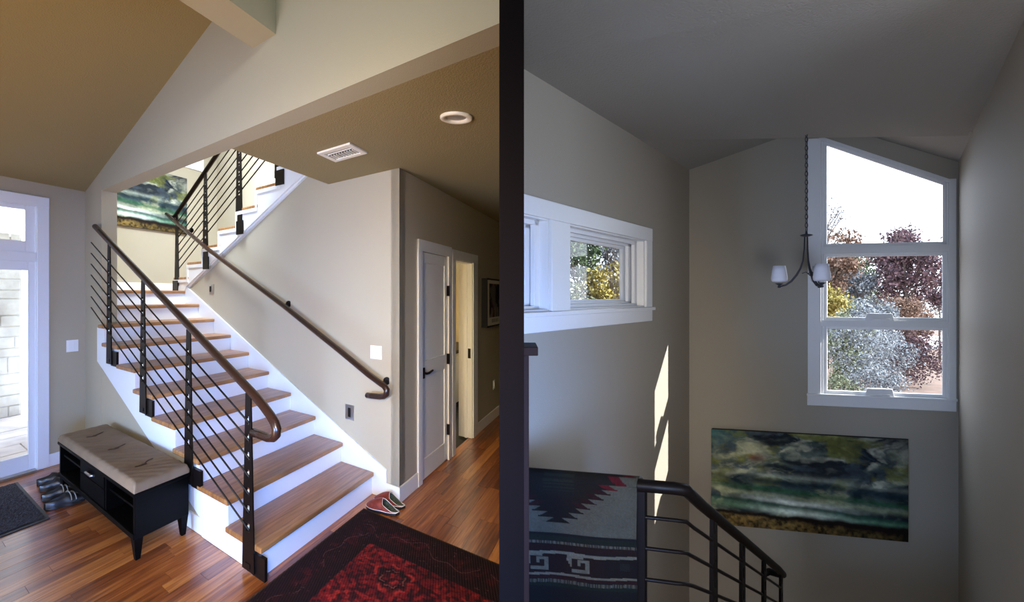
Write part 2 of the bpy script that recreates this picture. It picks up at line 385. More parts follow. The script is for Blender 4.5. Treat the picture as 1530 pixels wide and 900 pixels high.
struct('porch_ceiling', MB().prism([LW(-4, 4.16, 3.0), LW(0, 4.16, 3.0), LW(0, 5.0, 2.86), LW(-4, 5.0, 2.86)], [LW(-4, 4.16, 3.1), LW(0, 4.16, 3.1), LW(0, 5.0, 2.96), LW(-4, 5.0, 2.96)]), M['soffit'], 'yellowish porch ceiling seen through the transom', 'ceiling')

# ---- baseboards
struct('baseboard_entry', bx(LW, -.375, 0, 3.982, 4.0, 0, .125), M['sash'], 'white baseboard between the entry door and the corner', 'baseboard', bevel=.003)
struct('baseboard_left', poly_u(-.008, .01, [(.9, 0), (3.985, 0), (3.985, .125), (.9, .125)]), M['trim'], 'white baseboard under the stairs behind the bench', 'baseboard', bevel=.002)
m = MB(); m.box(LW, W-.018, W, -.378, -.195, 0, .135); struct('baseboard_right', m, M['trim'], 'short white baseboard at the foot of the stair wall', 'baseboard', bevel=.003)
m = MB()
for a, b in ((W-.018, 1.83), (3.745, 5.5)): m.box(LW, a, b, -.378, -.36, 0, .135)
struct('baseboard_hall', m, M['trim'], 'white baseboard along the hallway wall', 'baseboard', bevel=.003)

# ---- hallway doors
d2 = setting('door_2', 'closed white two-panel hallway door with a lever handle', 'door', LW(2.3, -.36, 0))
m = MB(); m.box(LW, 1.83, 1.93, -.385, -.36, 0, 2.265); m.box(LW, 2.655, 2.745, -.385, -.36, 0, 2.265); m.box(LW, 1.83, 2.745, -.387, -.36, 2.165, 2.27); m.build('casing', M['trim'], d2, bevel=.003)
m = MB()
for a, b, c, d in ((1.935, 2.01, .01, 2.16), (2.575, 2.65, .01, 2.16), (2.01, 2.575, .01, .20), (2.01, 2.575, .98, 1.13), (2.01, 2.575, 2.06, 2.16)): m.box(LW, a, b, -.357, -.32, c, d)
m.build('door_leaf', M['trim'], d2, bevel=.004)
for c, d in ((.20, .98), (1.13, 2.06)): bx(LW, 2.0, 2.585, -.345, -.325, c-.01, d+.01).build('door_panel', M['trim'], d2)
hm = MB(); hm.box(LW, 1.965, 2.005, -.372, -.357, .97, 1.07); hm.tube([LW(1.985, -.36, 1.02), LW(1.985, -.41, 1.02), LW(2.03, -.415, 1.02), LW(2.13, -.41, 1.03)], [.011, .011, .012, .010]); hm.build('door_handle', M['steel'], d2, smooth=False)
for zc in (1.80, 1.08, .33): bx(LW, 2.635, 2.662, -.392, -.355, zc-.055, zc+.055).build('hinge', M['steel'], d2)
d3 = setting('door_3', 'open white doorway to the lit bathroom further down the hallway', 'door', LW(3.2, -.36, 0))
m = MB(); m.box(LW, 2.775, hd0, -.385, -.36, 0, 2.25); m.box(LW, hd1, 3.745, -.385, -.36, 0, 2.25); m.box(LW, 2.775, 3.745, -.387, -.36, 2.15, 2.255); m.build('casing', M['trim'], d3, bevel=.003)
m = MB(); m.box(LW, hd1-.03, hd1+.005, -.37, -.14, 0, dz); m.box(LW, hd0-.005, hd0+.02, -.37, -.24, 0, dz); m.box(LW, hd0, hd1, -.37, -.24, dz-.02, dz+.005); m.box(LW, hd1-.05, hd1-.03, -.29, -.25, 0, dz); m.build('jamb', M['trim'], d3, bevel=.002)
bx(LW, hd1-.034, hd1-.028, -.345, -.30, .98, 1.10).build('strike_plate', M['steel'], d3)
# bathroom behind
m = MB(); m.box(LW, hd0-.2, 6.0, 1.1, 1.2, 0, 2.5); m.box(LW, hd0-.3, hd0-.2, -.25, 1.1, 0, 2.5); m.box(LW, 6.0, 6.1, -.1, 1.2, 0, 2.5); m.box(LW, hd0-.3, 5.6, -.25, 1.2, 2.4, 2.5)
struct('wall_bathroom', m, M['yellow'], 'warm yellow bathroom walls seen through the open doorway', 'wall')
t = thing('bathroom_vanity', 'white vanity cabinet with dark top inside the bathroom', 'cabinet', LW(5.0, .75, 0))
bx(LW, 3.9, 5.9, .45, 1.1, .10, .86).build('body', M['trim'], t, bevel=.004); bx(LW, 3.95, 5.85, .5, 1.1, 0, .1).build('plinth', M['black'], t)
bx(LW, 3.87, 5.93, .42, 1.1, .86, .91).build('countertop', M['steel'], t, bevel=.004)
for i in range(4): bx(LW, 3.93+i*.49, 4.38+i*.49, .435, .45, .14, .82).build('cabinet_door', M['trim'], t, bevel=.003)
t = thing('faucet', 'arched chrome faucet on the dark bathroom counter', 'faucet', LW(4.55, .9, .91))
arc = [LW(4.55, .9, .91), LW(4.55, .9, 1.12)]+[LW(4.55, .9-.07*(1-math.cos(a)), 1.12+.07*math.sin(a)) for a in np.linspace(.3, math.pi, 8)]
MB().tube(arc, .014, 8).build('spout', M['nickel'], t, smooth=True); MB().tube([LW(4.70, .9, .91), LW(4.70, .9, .97), LW(4.70, .84, .99)], .012, 8).build('tap_handle', M['nickel'], t, smooth=True)
t = thing('folded_towel', 'brown folded towel on the bathroom counter', 'towel', LW(4.25, .8, .91)); bx(LW, 4.12, 4.42, .6, 1.0, .91, 1.03).build('cloth', M['cushion'], t, bevel=.03)
t = thing('bathroom_picture', 'small framed picture on the yellow bathroom wall', 'picture', LW(4.6, 1.09, 1.8))
bx(LW, 4.3, 4.9, 1.08, 1.1, 1.6, 2.0).build('frame', M['steel'], t); bx(LW, 4.33, 4.87, 1.075, 1.09, 1.63, 1.97).build('mat_board', M['plate'], t)

# ---- framed poster in the hallway
t = thing('framed_poster', 'small black framed poster with dark red figures on the hallway wall', 'picture', LW(4.36, -.39, 1.65))
bx(LW, 3.96, 4.77, -.46, -.362, 1.333, 1.978).build('frame', M['black'], t, bevel=.003)
n_ = 60; P = [[LW(3.985+.76*j/n_, -.463, 1.955-.60*i/n_) for j in range(n_+1)] for i in range(n_+1)]
o = MB().grid(P).build('poster_print', M['print'], t, recalc=False)
jj, ii = np.meshgrid(np.linspace(0, 1, n_+1), np.linspace(0, 1, n_+1)); col = np.tile(lin([215, 210, 195]), (n_+1, n_+1, 1))
ins = (ii > .08) & (ii < .83) & (jj > .10) & (jj < .93); n1 = fbm(jj*7, ii*5, 31); col[ins] = lin([22, 18, 20])
col[ins & (n1 > .56)] = lin([105, 98, 96]); col[ins & (abs(jj-.38-.05*np.sin(ii*7)) < .12) & (n1 > .42) & (n1 < .56)] = lin([95, 32, 36])
for fx in (.28, .5, .7): col[ins & (abs(jj-fx) < .045) & (ii > .6)] = lin([125, 118, 110])
col[(ii > .86) & (ii < .95) & (jj > .25) & (jj < .8) & (np.sin(jj*90) > 0)] = lin([90, 90, 88])
setcol(o, col.reshape(-1, 3))

# ---- wall plates
def plate(name, label, cat, fr_, rk, group=None, m1=None):
    t = thing(name, label, cat, fr_(0, 0, 0)); 
    p = MB(); p.box(fr_, -.5, .5, 0, .5, -.5, .5); p.build('cover_plate', m1 or M['plate'], t, bevel=.002)
    for a in rk: MB().box(fr_, a-.13, a+.13, .5, 1.1, -.3, .3).build('rocker' if m1 is None else 'slot', M['plate'] if m1 is None else M['steel'], t, bevel=.001)
    return t
plate('light_switch', 'white double light switch above the end of the wall handrail', 'switch', lambda a, b, c: LW(W-.012*b, -.045+a*.16, 1.25+c*.118), (-.22, .22))
plate('light_switch', 'white double light switch beside the entry door', 'switch', lambda a, b, c: LW(-.137+a*.125, 4.0-.012*b, 1.215+c*.125), (-.22, .22))
plate('outlet_plate', 'grey square outlet plate low on the stair wall', 'outlet', lambda a, b, c: LW(W-.012*b, .353+a*.135, .668+c*.14), (0,), m1=M['nickel'])
plate('wall_sensor', 'small dark wall plate near the top of the lower stairs', 'switch', lambda a, b, c: LW(W-.012*b, 3.36+a*.14, 1.835+c*.12), (.25,), m1=M['nickel'])
plate('hall_outlet', 'small white outlet above the hallway baseboard', 'outlet', lambda a, b, c: LW(4.615+a*.11, -.36-.012*b, .485+c*.13), (0,))

# ---- ceiling vent and downlight
t = thing('ceiling_vent', 'white rectangular air vent in the low hallway ceiling', 'vent', LW(.79, -.13, 2.83))
m = MB(); a0, a1, b0, b1 = .66, .92, -.34, .08
for q in ((a0, a1, b0, b0+.05), (a0, a1, b1-.05, b1), (a0, a0+.045, b0+.05, b1-.05), (a1-.045, a1, b0+.05, b1-.05)): m.box(LW, *q, 2.815, 2.83)
m.build('frame', M['canwhite'], t, bevel=.003); bx(LW, a0+.045, a1-.045, b0+.05, b1-.05, 2.827, 2.8295).build('backing', M['black'], t)
for i in range(2): bx(LW, a0+.060+i*.030, a0+.068+i*.030, b0+.055, b1-.055, 2.820, 2.827).build('slat', M['canwhite'], t)
for i in range(9):
    q = b0+.07+i*.034; bx(LW, a0+.12, a1-.05, q, q+.010, 2.818, 2.827).build('slat', M['canwhite'], t)
cc = LW(.765, -1.345, 2.83)
t = thing('recessed_downlight', 'round white recessed downlight in the ceiling near the divider', 'light', cc)
MB().lathe(cc, [(.098, 0), (.098, -.012), (.09, -.016), (.068, -.014), (.060, -.002)], 32).build('trim_ring', M['canwhite'], t, smooth=True)
MB().lathe(cc, [(.060, -.002), (.05, -.004), (.0, -.010)], 32).build('lens', M['canlens'], t, smooth=True)

# ---- lower staircase
R_, G_ = .18, .467
t = thing('staircase', 'white lower staircase with ten oak treads climbing to the left', 'stairs', LW(.7, 0, 0))
prof = [(0, 0), (0, .16)]
for i in range(1, 9):
    prof.append(((i-1)*G_, .18*i-.02)); prof.append((i*G_ if i < 8 else 3.507, .18*i-.02))
prof = [(0, 0)]+prof[2:]+[(3.507, 1.074), (.9, .12), (.9, 0)]
poly_u(-.014, .003, prof).build('stringer', M['stringer'], t, bevel=.002)
sk = [(-.195, 0), (4.45, 0), (4.45, 1.9), (4.16, 1.88), (.0, .32), (-.195, .25)]
poly_u(W-.02, W, sk).build('skirt_board', M['stringer'], t, bevel=.002)
for i in range(1, 11):
    ua = .003 if i < 8 else .172
    bx(LW, ua if i < 8 else (.172 if i > 8 else .003), W-.02, (i-1)*G_, (i-1)*G_+.02, .18*(i-1)+(.018 if i > 1 else 0), .18*i-.02).build('riser', M['stringer'], t)
    zb, zt = .18*i-.02, .18*i+.018; va, vb = (i-1)*G_-.028, i*G_+.005
    if i < 8: pts = [(-.04, va), (W-.02, va), (W-.02, vb), (-.04, vb)]
    elif i == 8: pts = [(-.04, va), (W-.02, va), (W-.02, vb), (.172, vb), (.172, 3.398), (-.04, 3.398)]
    elif i == 9: pts = [(.172, va), (W-.02, va), (W-.02, vb), (.172, vb)]
    else: pts = [(.172, va), (W-.02, va), (W-.02, va+.25), (.172, va+.25)]
    MB().prism([LW(a, b, zb) for a, b in pts], [LW(a, b, zt) for a, b in pts]).build('tread', M['tread'], t, bevel=.009)
struct('floor_landing', bx(LW, .172, 2.9, 4.425, 5.75, 1.6, 1.818), M['tread'], 'oak stair landing halfway up', 'floor')
struct('baseboard_landing', bx(LW, .19, 2.85, 5.732, 5.75, 1.818, 1.95), M['trim'], 'white baseboard behind the stair landing', 'baseboard')

# ---- upper staircase
t2 = thing('upper_staircase', 'white sawtooth upper stair flight rising to the ceiling opening', 'stairs', LW(2.1, 4.4, 1.818))
up = []
zk = lambda k: 1.80+.193*k
for k in range(1, 9):
    up.append((5.04-.49*k, zk(k)-.02)); up.append((4.55-.49*k, zk(k)-.02))
up = [(4.55, 1.80)]+up+[(.64, 3.30), (.64, 3.16), (1.138, 2.98), (3.598, 2.074), (4.13, 1.878), (4.2, 1.80)]
poly_u(W-.03, W, up).build('stringer', M['trim'], t2, bevel=.002)
band = []
for k in range(1, 9): band += [(5.04-.49*k-.0, zk(k)-.075), (4.55-.49*k-.055, zk(k)-.075)]
for k in range(1, 9):
    vh, vl = 5.04-.49*k, 4.55-.49*k
    m = MB(); m.box(LW, W-.04, W-.03, vl, vh, zk(k)-.06, zk(k)-.02); m.box(LW, W-.04, W-.03, vl, vl+.045, zk(k)-.02, min(zk(k+1)-.02, 3.30)); m.build('step_molding', M['trim'], t2)
    bx(LW, W-.035, 2.9, vl-.01, vh+.03, zk(k)-.02, zk(k)+.014).build('tread', M['tread'], t2, bevel=.006)
    bx(LW, W, 2.9, vh-.02, vh, zk(k-1)+.014, zk(k)-.02).build('riser', M['trim'], t2)
MB().prism([LW(W, v_, z_) for v_, z_ in ((4.2, 1.78), (4.55, 1.78), (.65, 3.25), (.65, 3.12))], [LW(2.9, v_, z_) for v_, z_ in ((4.2, 1.78), (4.55, 1.78), (.65, 3.25), (.65, 3.12))]).build('underside', M['trim'], t2)

# ---- balustrades
def post_plate(fr, uu, vv, ztop, zbot, wt, wb, slots, th=.012, lean=0.0):
    """tapered flat steel post with a row of slots; vv is the uphill edge, the post widens downwards away from it"""
    m = MB(); L_ = ztop-zbot
    def e(z):  # left, right edges at height z
        f = (ztop-z)/L_; wd = wt+(wb-wt)*f; c = vv+lean*f; return c+wd*.5, c-wd*.5
    zs_ = [ztop]
    for sz in sorted(slots, reverse=True): zs_ += [sz+.027, sz-.027]
    zs_.append(zbot)
    for i in range(len(zs_)-1):
        za, zb = zs_[i], zs_[i+1]
        if za-zb < 1e-4: continue
        a0, a1 = e(za); b0, b1 = e(zb)
        if i % 2 == 0:
            m.prism([fr(uu-th/2, a0, za), fr(uu-th/2, a1, za), fr(uu-th/2, b1, zb), fr(uu-th/2, b0, zb)], [fr(uu+th/2, a0, za), fr(uu+th/2, a1, za), fr(uu+th/2, b1, zb), fr(uu+th/2, b0, zb)])
        else:
            for s0, s1 in ((0, .34), (.66, 1)):
                q = [(a0+(a1-a0)*s0, za), (a0+(a1-a0)*s1, za), (b0+(b1-b0)*s1, zb), (b0+(b1-b0)*s0, zb)]
                m.prism([fr(uu-th/2, *x) for x in q], [fr(uu+th/2, *x) for x in q])
    return m
t = thing('lower_stair_railing', 'dark steel railing with seven rods along the lower stairs', 'railing', LW(-.02, 1.5, .6))
UR = -.045
hz = lambda v: 1.115+.387*v
path = [LW(UR, 3.47, hz(3.47)+.0)]+[LW(UR, v, hz(v)) for v in np.linspace(3.3, .05, 12)]+[LW(UR, -.06, 1.085), LW(UR, -.155, 1.035), LW(UR, -.205, 1.0), LW(UR, -.228, .965), LW(UR, -.222, .93), LW(UR, -.19, .908), LW(UR, -.13, .898), LW(UR, -.04, .899), LW(UR, .06, .900)]
MB().tube(path, .0265, 12).build('handrail', M['rail'], t, smooth=True)
for vk, zt, zb, lean in ((.125, 1.135, .02, .0), (1.07, 1.50, .36, -.0), (2.05, 1.88, .745, -.0), (3.0, 2.25, 1.09, 0)):
    sl = [.985-.112*k+.387*(vk-.175) for k in range(7)]
    p = post_plate(LW, UR, vk, zt, zb, .07, .16, sl).build('post', M['steel'], t)
    b = MB(); b.box(LW, UR+.006, -.014, vk-.2, vk-.03, zb-.015, zb+.125); b.box(LW, UR-.012, UR-.006, vk-.03, vk+.03, zb+.02, zb+.05); b.build('bracket', M['steel'], p)
    for s_ in sl: MB().tube([LW(UR+.002, vk, s_-.012), LW(UR+.002, vk, s_+.012)], .008, 8).build('gleam_peg', M['slot_gleam'], p)  # pale pegs imitating the brightness seen through the slots
for k in range(7):
    MB().tube([LW(UR-.012, v, .985-.112*k+.387*(v-.175)) for v in (.10, 1.2, 2.4, 3.57)], .0062, 6).build('rod', M['steel'], t, smooth=True)

t = thing('wall_handrail', 'long dark bronze handrail fixed to the stair wall', 'handrail', LW(1.37, 2.2, 2.0))
UH = 1.37
path = [LW(UH, 4.74, 2.915), LW(UH, 3.347, 2.343), LW(UH, 1.44, 1.638), LW(UH, .4, 1.225), LW(UH, 0, 1.06), LW(UH, -.14, 1.01), LW(UH, -.215, .985), LW(UH, -.25, .955), LW(UH, -.245, .92), LW(UH, -.21, .897), LW(UH, -.15, .886), LW(UH, -.05, .88), LW(UH, .02, .878)]
MB().tube(path, .026, 12).build('rail', M['rail'], t, smooth=True)
for vv_, zz_ in ((1.44, 1.638), (-.20, .99), (4.0, 2.61)):
    m = MB(); m.tube([LW(UH, vv_, zz_), LW(UH+.02, vv_, zz_+.02), LW(W-.008, vv_, zz_+.025)], .011, 8)
    m.tube([LW(W-.012, vv_, zz_+.025), LW(W, vv_, zz_+.025)], .034, 14); m.build('bracket', M['steel'], t, smooth=False)

t = thing('upper_stair_railing', 'dark steel railing with diagonal rods along the upper stairs', 'railing', LW(1.42, 3, 2.6))
UU = 1.42
def rz(v): return 2.92+.47*(4.429-v)
path = [LW(UU-.05, 4.74, 2.915), LW(UU-.02, 4.66, 2.875), LW(UU, 4.58, 2.862), LW(UU, 4.50, 2.885)]+[LW(UU, v, rz(v)) for v in (4.4, 3.9, 3.2, 2.4, 1.6, .75)]
MB().tube(path, .027, 12).build('handrail', M['steel'], t, smooth=True)
for vk, zt, zb, wt, wb in ((4.46, 2.90, 1.83, .07, .16), (3.50, 3.34, 2.12, .08, .17), (2.55, 3.78, 2.50, .08, .18), (1.62, 4.2, 2.96, .08, .18)):
    sl = [rz(vk)-.15-.115*k for k in range(7) if rz(vk)-.15-.115*k > zb+.16 and vk < 4.4]
    p = post_plate(LW, UU, vk, zt, zb+.06, wt, wb, sl).build('post', M['steel'], t)
    bx(LW, UU-.02, UU-.0061, vk-.12 if vk < 4 else vk-.06, vk+.05 if vk < 4 else vk+.12, zb-.03, zb+.13).build('bracket', M['steel'], p)
for k in range(7):
    st = 4.44 if k < 7 else 4.0
    MB().tube([LW(UU+.012, v, 2.92+.455*(4.429-v)-.12-.113*k) for v in (st, 3.2, 2.0, .9)], .0075, 6).build('rod', M['steel'], t, smooth=True)

# ---- landscape painting: its look as a function, used on the canvas in each room
def paint_cols(nx, ny):
    a, b = np.meshgrid(np.linspace(0, 1, nx), np.linspace(0, 1, ny))
    wx = fbm(a*3, b*4, 5)-.5; wy = fbm(a*3+9, b*4, 6)-.5
    n1 = fbm(a*4+wx*2.2, b*5+wy*2+a*.8, 11); n2 = fbm(a*7+wx*2, b*9+wy*2, 17); n3 = fbm(a*16, b*30, 23)
    st = fbm(a*1.6+2, (b-a*.10)*13, 29)
    c = np.zeros((ny, nx, 3)); 
    def mix(c, col, f): f = np.clip(f, 0, 1)[..., None]; return c*(1-f)+lin(col)*f
    h1 = fbm(a*9+wx*3, b*9+wy*3, 37); h2 = fbm(a*24, b*20, 39, 4); bl = b-.10*a
    c = c+lin([92, 104, 98])
    c = mix(c, [26, 36, 44], (n1-.46)*7); c = mix(c, [166, 168, 140], (.45-n1)*7)
    c = mix(c, [70, 82, 92], (h1-.54)*8); c = mix(c, [150, 152, 138], (.43-h1)*7*(b < .5)); c = mix(c, [112, 116, 58], np.clip((.42-fbm(a*6+3, b*6, 41))*9, 0, .75)*(b < .55))
    c = mix(c, [14, 18, 36], np.clip((a-.60)*2.2, 0, 1)*np.clip(.42-b+(h1-.5)*.8, 0, 1)*3); c = mix(c, [60, 110, 112], np.clip(.22-a, 0, 1)*np.clip(.2-b, 0, 1)*16)
    c = mix(c, [128, 62, 44], np.exp(-((a-.245)/.035)**2-((b-.27)/.035)**2)*1.1*(.3+h2))
    c = mix(c, [24, 26, 34], np.exp(-((a-.31)/.05)**2-((b-.10)/.05)**2)*.9); c = mix(c, [40, 46, 52], np.exp(-((a-.62)/.16)**2-((b-.36)/.09)**2)*.8)
    sk = np.clip((b-.34)*6, 0, 1); bw = bl+.05*(st-.5)+.03*(h1-.5)
    c = mix(c, [176, 186, 172], sk*np.exp(-((bw-.405)/.035)**2)*(.35+.65*np.exp(-((a-.38)/.25)**2))*.85)
    c = mix(c, [30, 50, 58], sk*np.exp(-((bw-.475)/.045)**2)*(.5+h1)*.8); c = mix(c, [46, 92, 62], sk*np.exp(-((bw-.565)/.03)**2)*(.4+h1)*.8)
    c = mix(c, [150, 160, 128], sk*np.exp(-((bw-.62)/.025)**2)*.55); c = mix(c, [205, 212, 204], np.exp(-((bw-.665)/.030)**2)*np.exp(-((a-.45)/.22)**2)*1.0)
    c = mix(c, [26, 72, 60], np.exp(-((bw-.705)/.016)**2)*.75); c = mix(c, [96, 140, 112], np.exp(-((bw-.755)/.035)**2)*.7); c = mix(c, [206, 216, 206], np.exp(-((bw-.765)/.035)**2)*np.exp(-((a-.46)/.2)**2)*.9)
    h3 = fbm(a*60, b*34, 57, 3); c = c*(.60+.80*h2[..., None])*(.75+.50*h3[..., None])*(.96-.32*np.clip((a-.85)*5, 0, 1)[..., None])
    c = c**1.12*1.4
    rid = .845+.035*a-.014*np.abs(np.sin(a*17+.6*np.sin(a*9)))+.02*(fbm(a*22, a*0, 51)-.5)
    g = np.clip((b-rid)*60, 0, 1)[..., None]
    gr = lin([112, 92, 50])*np.clip(h3[..., None]*3.2-.7, .15, 2)*(.4+1.2*h2[..., None]); gr = gr*(1-np.clip(a*1.15-.35, 0, .80)[..., None])
    c = c*(1-g)+gr*g
    c = mix(c, [22, 10, 10], np.clip(1.5-abs(b-rid-.014-.022*a)/(.013+.026*a), 0, 1)*.97)
    return np.clip(c, 0, 1).reshape(-1, 3)
def painting(label, fr, a0, a1, z0, z1, dep, loc):
    t = thing('landscape_painting', label, 'painting', loc)
    nx, ny = 230, 120
    P = [[fr(a0+(a1-a0)*j/(nx-1), dep, z1-(z1-z0)*i/(ny-1)) for j in range(nx)] for i in range(ny)]
    o = MB().grid(P).build('painted_canvas', M['print'], t, recalc=False); setcol(o, paint_cols(nx, ny))
    bx(fr, a0, a1, 0, dep*.97, z0, z1).build('stretcher_frame', M['black'], t)
    return t
painting('wide cloudy green landscape painting behind the stair landing, partly hidden by the upper wall', lambda a, d, z: LW(a, 5.75-d, z), .28, 2.20, 2.79, 3.73, .05, LW(1.2, 5.75, 2.79))

# ---- upper window on the landing wall (stair hall)
w3 = setting('window_3', 'corner of the tall white window above the landing painting', 'window', LW(2.1, 5.75, 4.0))
m = MB()
for a, b, c, d in ((1.66, 2.58, 3.93, 4.03), (2.49, 2.58, 4.03, 5.4), (1.66, 1.75, 4.03, 5.4)): m.box(LW, a, b, 5.73, 5.75, c, d)
m.build('casing', M['sash'], w3); m = MB()
for a, b, c, d in ((1.75, 2.5, 4.03, 4.10), (2.44, 2.5, 4.10, 5.3), (1.75, 1.81, 4.10, 5.3), (1.81, 2.44, 5.22, 5.3), (1.81, 2.44, 4.64, 4.70)): m.box(LW, a, b, 5.77, 5.81, c, d)
m.build('sash', M['sash'], w3); bx(LW, 1.8, 2.45, 5.79, 5.795, 4.09, 5.24).build('glass_pane', M['glass'], w3)

# ---- bench
t = thing('storage_bench', 'black wooden shoe bench with open cubbies below the stairs', 'bench', LW(-.29, 2.05, 0))
b0, b1, c0, c1 = 1.03, 3.02, -.50, -.055
bx(LW, c0-.015, c1, b0-.02, b1+.01, .435, .458).build('top', M['blk'], t, bevel=.004)
for a in ((b0, b0+.035), (b1-.035, b1)): bx(LW, c0, c1-.01, a[0], a[1], .15, .435).build('side_panel', M['blk'], t, bevel=.003)
bx(LW, c1-.022, c1-.01, b0+.035, b1-.035, .17, .435).build('back_panel', M['blk'], t)
bx(LW, c0+.005, c1-.022, b0+.035, b1-.035, .16, .185).build('bottom_board', M['blk'], t)
bx(LW, c0-.012, c0+.005, b0, b1, .155, .188).build('front_rail', M['blk'], t, bevel=.004)
for q in (1.66, 2.33): bx(LW, c0+.005, c1-.022, q, q+.03, .185, .435).build('divider_panel', M['blk'], t)
for q in ((b0+.035, 1.66), (2.36, b1-.035)): bx(LW, c0+.03, c1-.022, q[0], q[1], .325, .34).build('shelf', M['blk'], t)
dr = bx(LW, c0-.002, c0+.012, 1.70, 2.32, .335, .43).build('drawer', M['blk'], t, bevel=.003)
MB().tube([LW(c0-.002, 2.09, .385), LW(c0-.03, 2.08, .39), LW(c0-.03, 1.94, .39), LW(c0-.002, 1.93, .385)], .009, 8).build('handle', M['nickel'], dr, smooth=True)
bx(LW, c0+.0, c0+.012, 1.70, 2.32, .19, .325).build('cabinet_door', M['blk'], t, bevel=.003)
for a in (b0+.01, b1-.09):
    for c in (c0, c1-.075):
        MB().prism([LW(c+.018, a+.02, 0), LW(c+.055, a+.02, 0), LW(c+.055, a+.06, 0), LW(c+.018, a+.06, 0)], [LW(c, a, .16), LW(c+.07, a, .16), LW(c+.07, a+.085, .16), LW(c, a+.085, .16)]).build('leg', M['blk'], t, bevel=.003)
# cushion
t = thing('bench_cushion', 'tan tufted suede cushion lying on the black bench', 'cushion', LW(-.29, 2.05, .458))
nu, nv = 44, 150; tufts = [(-.28, 1.42), (-.28, 2.06), (-.28, 2.68)]
def cus(i, j, top):
    a = i/nu; b = j/nv; u = c0-.01+(c1-c0+.0)*a; v = b0-.015+(b1-b0+.02)*b
    ex = min(a, 1-a)*28/2.2; ey = min(b, 1-b)*80/3.2; e = 1-(1-min(1, ex))**2*1.0; f = 1-(1-min(1, ey))**2
    h = .028+.040*math.sqrt(max(0, min(e, f)))
    for tu, tv in tufts:
        h -= .013*math.exp(-(((u-tu)/.085)**2+((v-tv)/.13)**2)) + .007*math.exp(-((v-tv-(u-tu)*.25)/.05)**2)*math.exp(-((u-tu)/.13)**2)
    h += .0035*math.sin(v*52+u*30)*math.sin(u*31+v*9)
    if not top: h = .002
    return LW(u, v, .458+h)
m = MB(); m.grid([[cus(i, j, True) for j in range(nv+1)] for i in range(nu+1)])
ring = [(i, 0) for i in range(nu+1)]+[(nu, j) for j in range(1, nv+1)]+[(i, nv) for i in range(nu-1, -1, -1)]+[(0, j) for j in range(nv-1, 0, -1)]
n0 = len(m.v); m.v += [cus(i, j, False) for i, j in ring]
for k in range(len(ring)):
    (i, j), (i2, j2) = ring[k], ring[(k+1) % len(ring)]
    m.f.append((i*(nv+1)+j, i2*(nv+1)+j2, n0+(k+1) % len(ring), n0+k))
m.build('cover', M['cushion'], t, smooth=True)
m = MB()
for (i, j) in (): pass
def ctop(u, v):
    i = (u-(c0-.01))/(c1-c0)*nu; j = (v-(b0-.015))/(b1-b0+.02)*nv
    return cus(i, j, True)
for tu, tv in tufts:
    MB().tube([ctop(tu+q, tv+.25*q+.012*math.sin(q*38))+Z*.003 for q in np.linspace(-.085, .085, 13)], [.0015]+[.0055]*11+[.0015], 6).build('crease_shade', M['thread_shade'], t, smooth=True)  # dark tubes painting the shade of the creases beside the tufts
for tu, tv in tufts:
    MB().lathe(ctop(tu, tv), [(.020, -.002), (.016, .007), (0, .010)], 10).build('tuft', M['thread_shade'], t, smooth=True)

# ---- door mat
t = thing('door_mat', 'dark bristly rectangular mat in front of the entry door', 'mat', LW(-1.4, 3.1, 0))
bx(LW, -2.0, -.70, 2.47, 3.76, -.001, .006).build('backing', M['matedge'], t, bevel=.003)
o = MB().grid([[LW(-1.96+1.23*i/120, 2.51+1.22*j/120, .010+random.random()*.008) for j in range(121)] for i in range(121)]).build('pile', M['mat_dark'], t, recalc=False)

# ---- rug
t = thing('patterned_rug', 'dark red patterned wool rug at the foot of the stairs', 'rug', LW(.3, -1.5, 0))
ru0, ru1, rv0, rv1 = -1.30, 1.14, -3.0, -.115
nx, ny = 330, 380
uu, vv = np.meshgrid(np.linspace(ru0, ru1, nx), np.linspace(rv1, rv0, ny))
cr = np.tile(lin([26, 7, 9]), (ny, nx, 1))
def mixr(col, f):
    global cr; f = np.clip(f, 0, 1)[..., None]; cr = cr*(1-f)+lin(col)*f
du = np.minimum(ru1-uu, uu-ru0); dv = np.minimum(rv1-vv, vv-rv0); d = np.minimum(du, dv); along = np.where(du < dv, vv, uu)
n1 = fbm(uu*30, vv*24, 61); nf = fbm(uu*75, vv*60, 63, 3); nc = fbm(uu*5, vv*3.5, 67); cell = vnoise(uu*46, vv*34, 69)
bord = (d > .03) & (d < .36)
mixr([62, 12, 16], bord*np.clip((n1-.47)*8, 0, 1)*np.clip(1.2-abs(d-.19)/.12, 0, 1)*np.clip(nc*2.4-.7, 0, 1)*.9)
wob = .055*np.sin(along*9)+.03*np.sin(along*23+1)
mixr([104, 62, 64], (abs(d-.20-wob) < .0035)*(fbm(along*5, d*3, 71) > .44)*.6)
mixr([120, 70, 70], (vnoise(uu*70, vv*56, 73) > .93)*bord*.35)
field = d > .375
mixr([104, 14, 18], field*np.clip(.45+nc*.9, 0, 1))
mixr([170, 42, 34], field*np.clip((n1-.50)*7, 0, 1)*np.clip(nc*2-.45, 0, 1)*.8)
mixr([22, 7, 12], field*np.clip((cell-.50)*5, 0, .85)); mixr([26, 8, 14], field*np.clip((nf-.56)*8, 0, .7))
gu, gv = .46, .62
ph = (np.mod((uu-.53)/gu+.5, 1)-.5)*gu; pv = (np.mod((vv+.90)/gv+.5, 1)-.5)*gv
rr = np.sqrt((ph/.75)**2+(pv/1.0)**2)*(1+.10*np.sin(np.arctan2(pv, ph)*8))
mixr([10, 5, 9], field*np.clip(1.4-abs(rr-.105)/.034, 0, 1)*.92); mixr([140, 74, 62], field*(abs(rr-.10) < .006)*(n1 > .45)*.6)
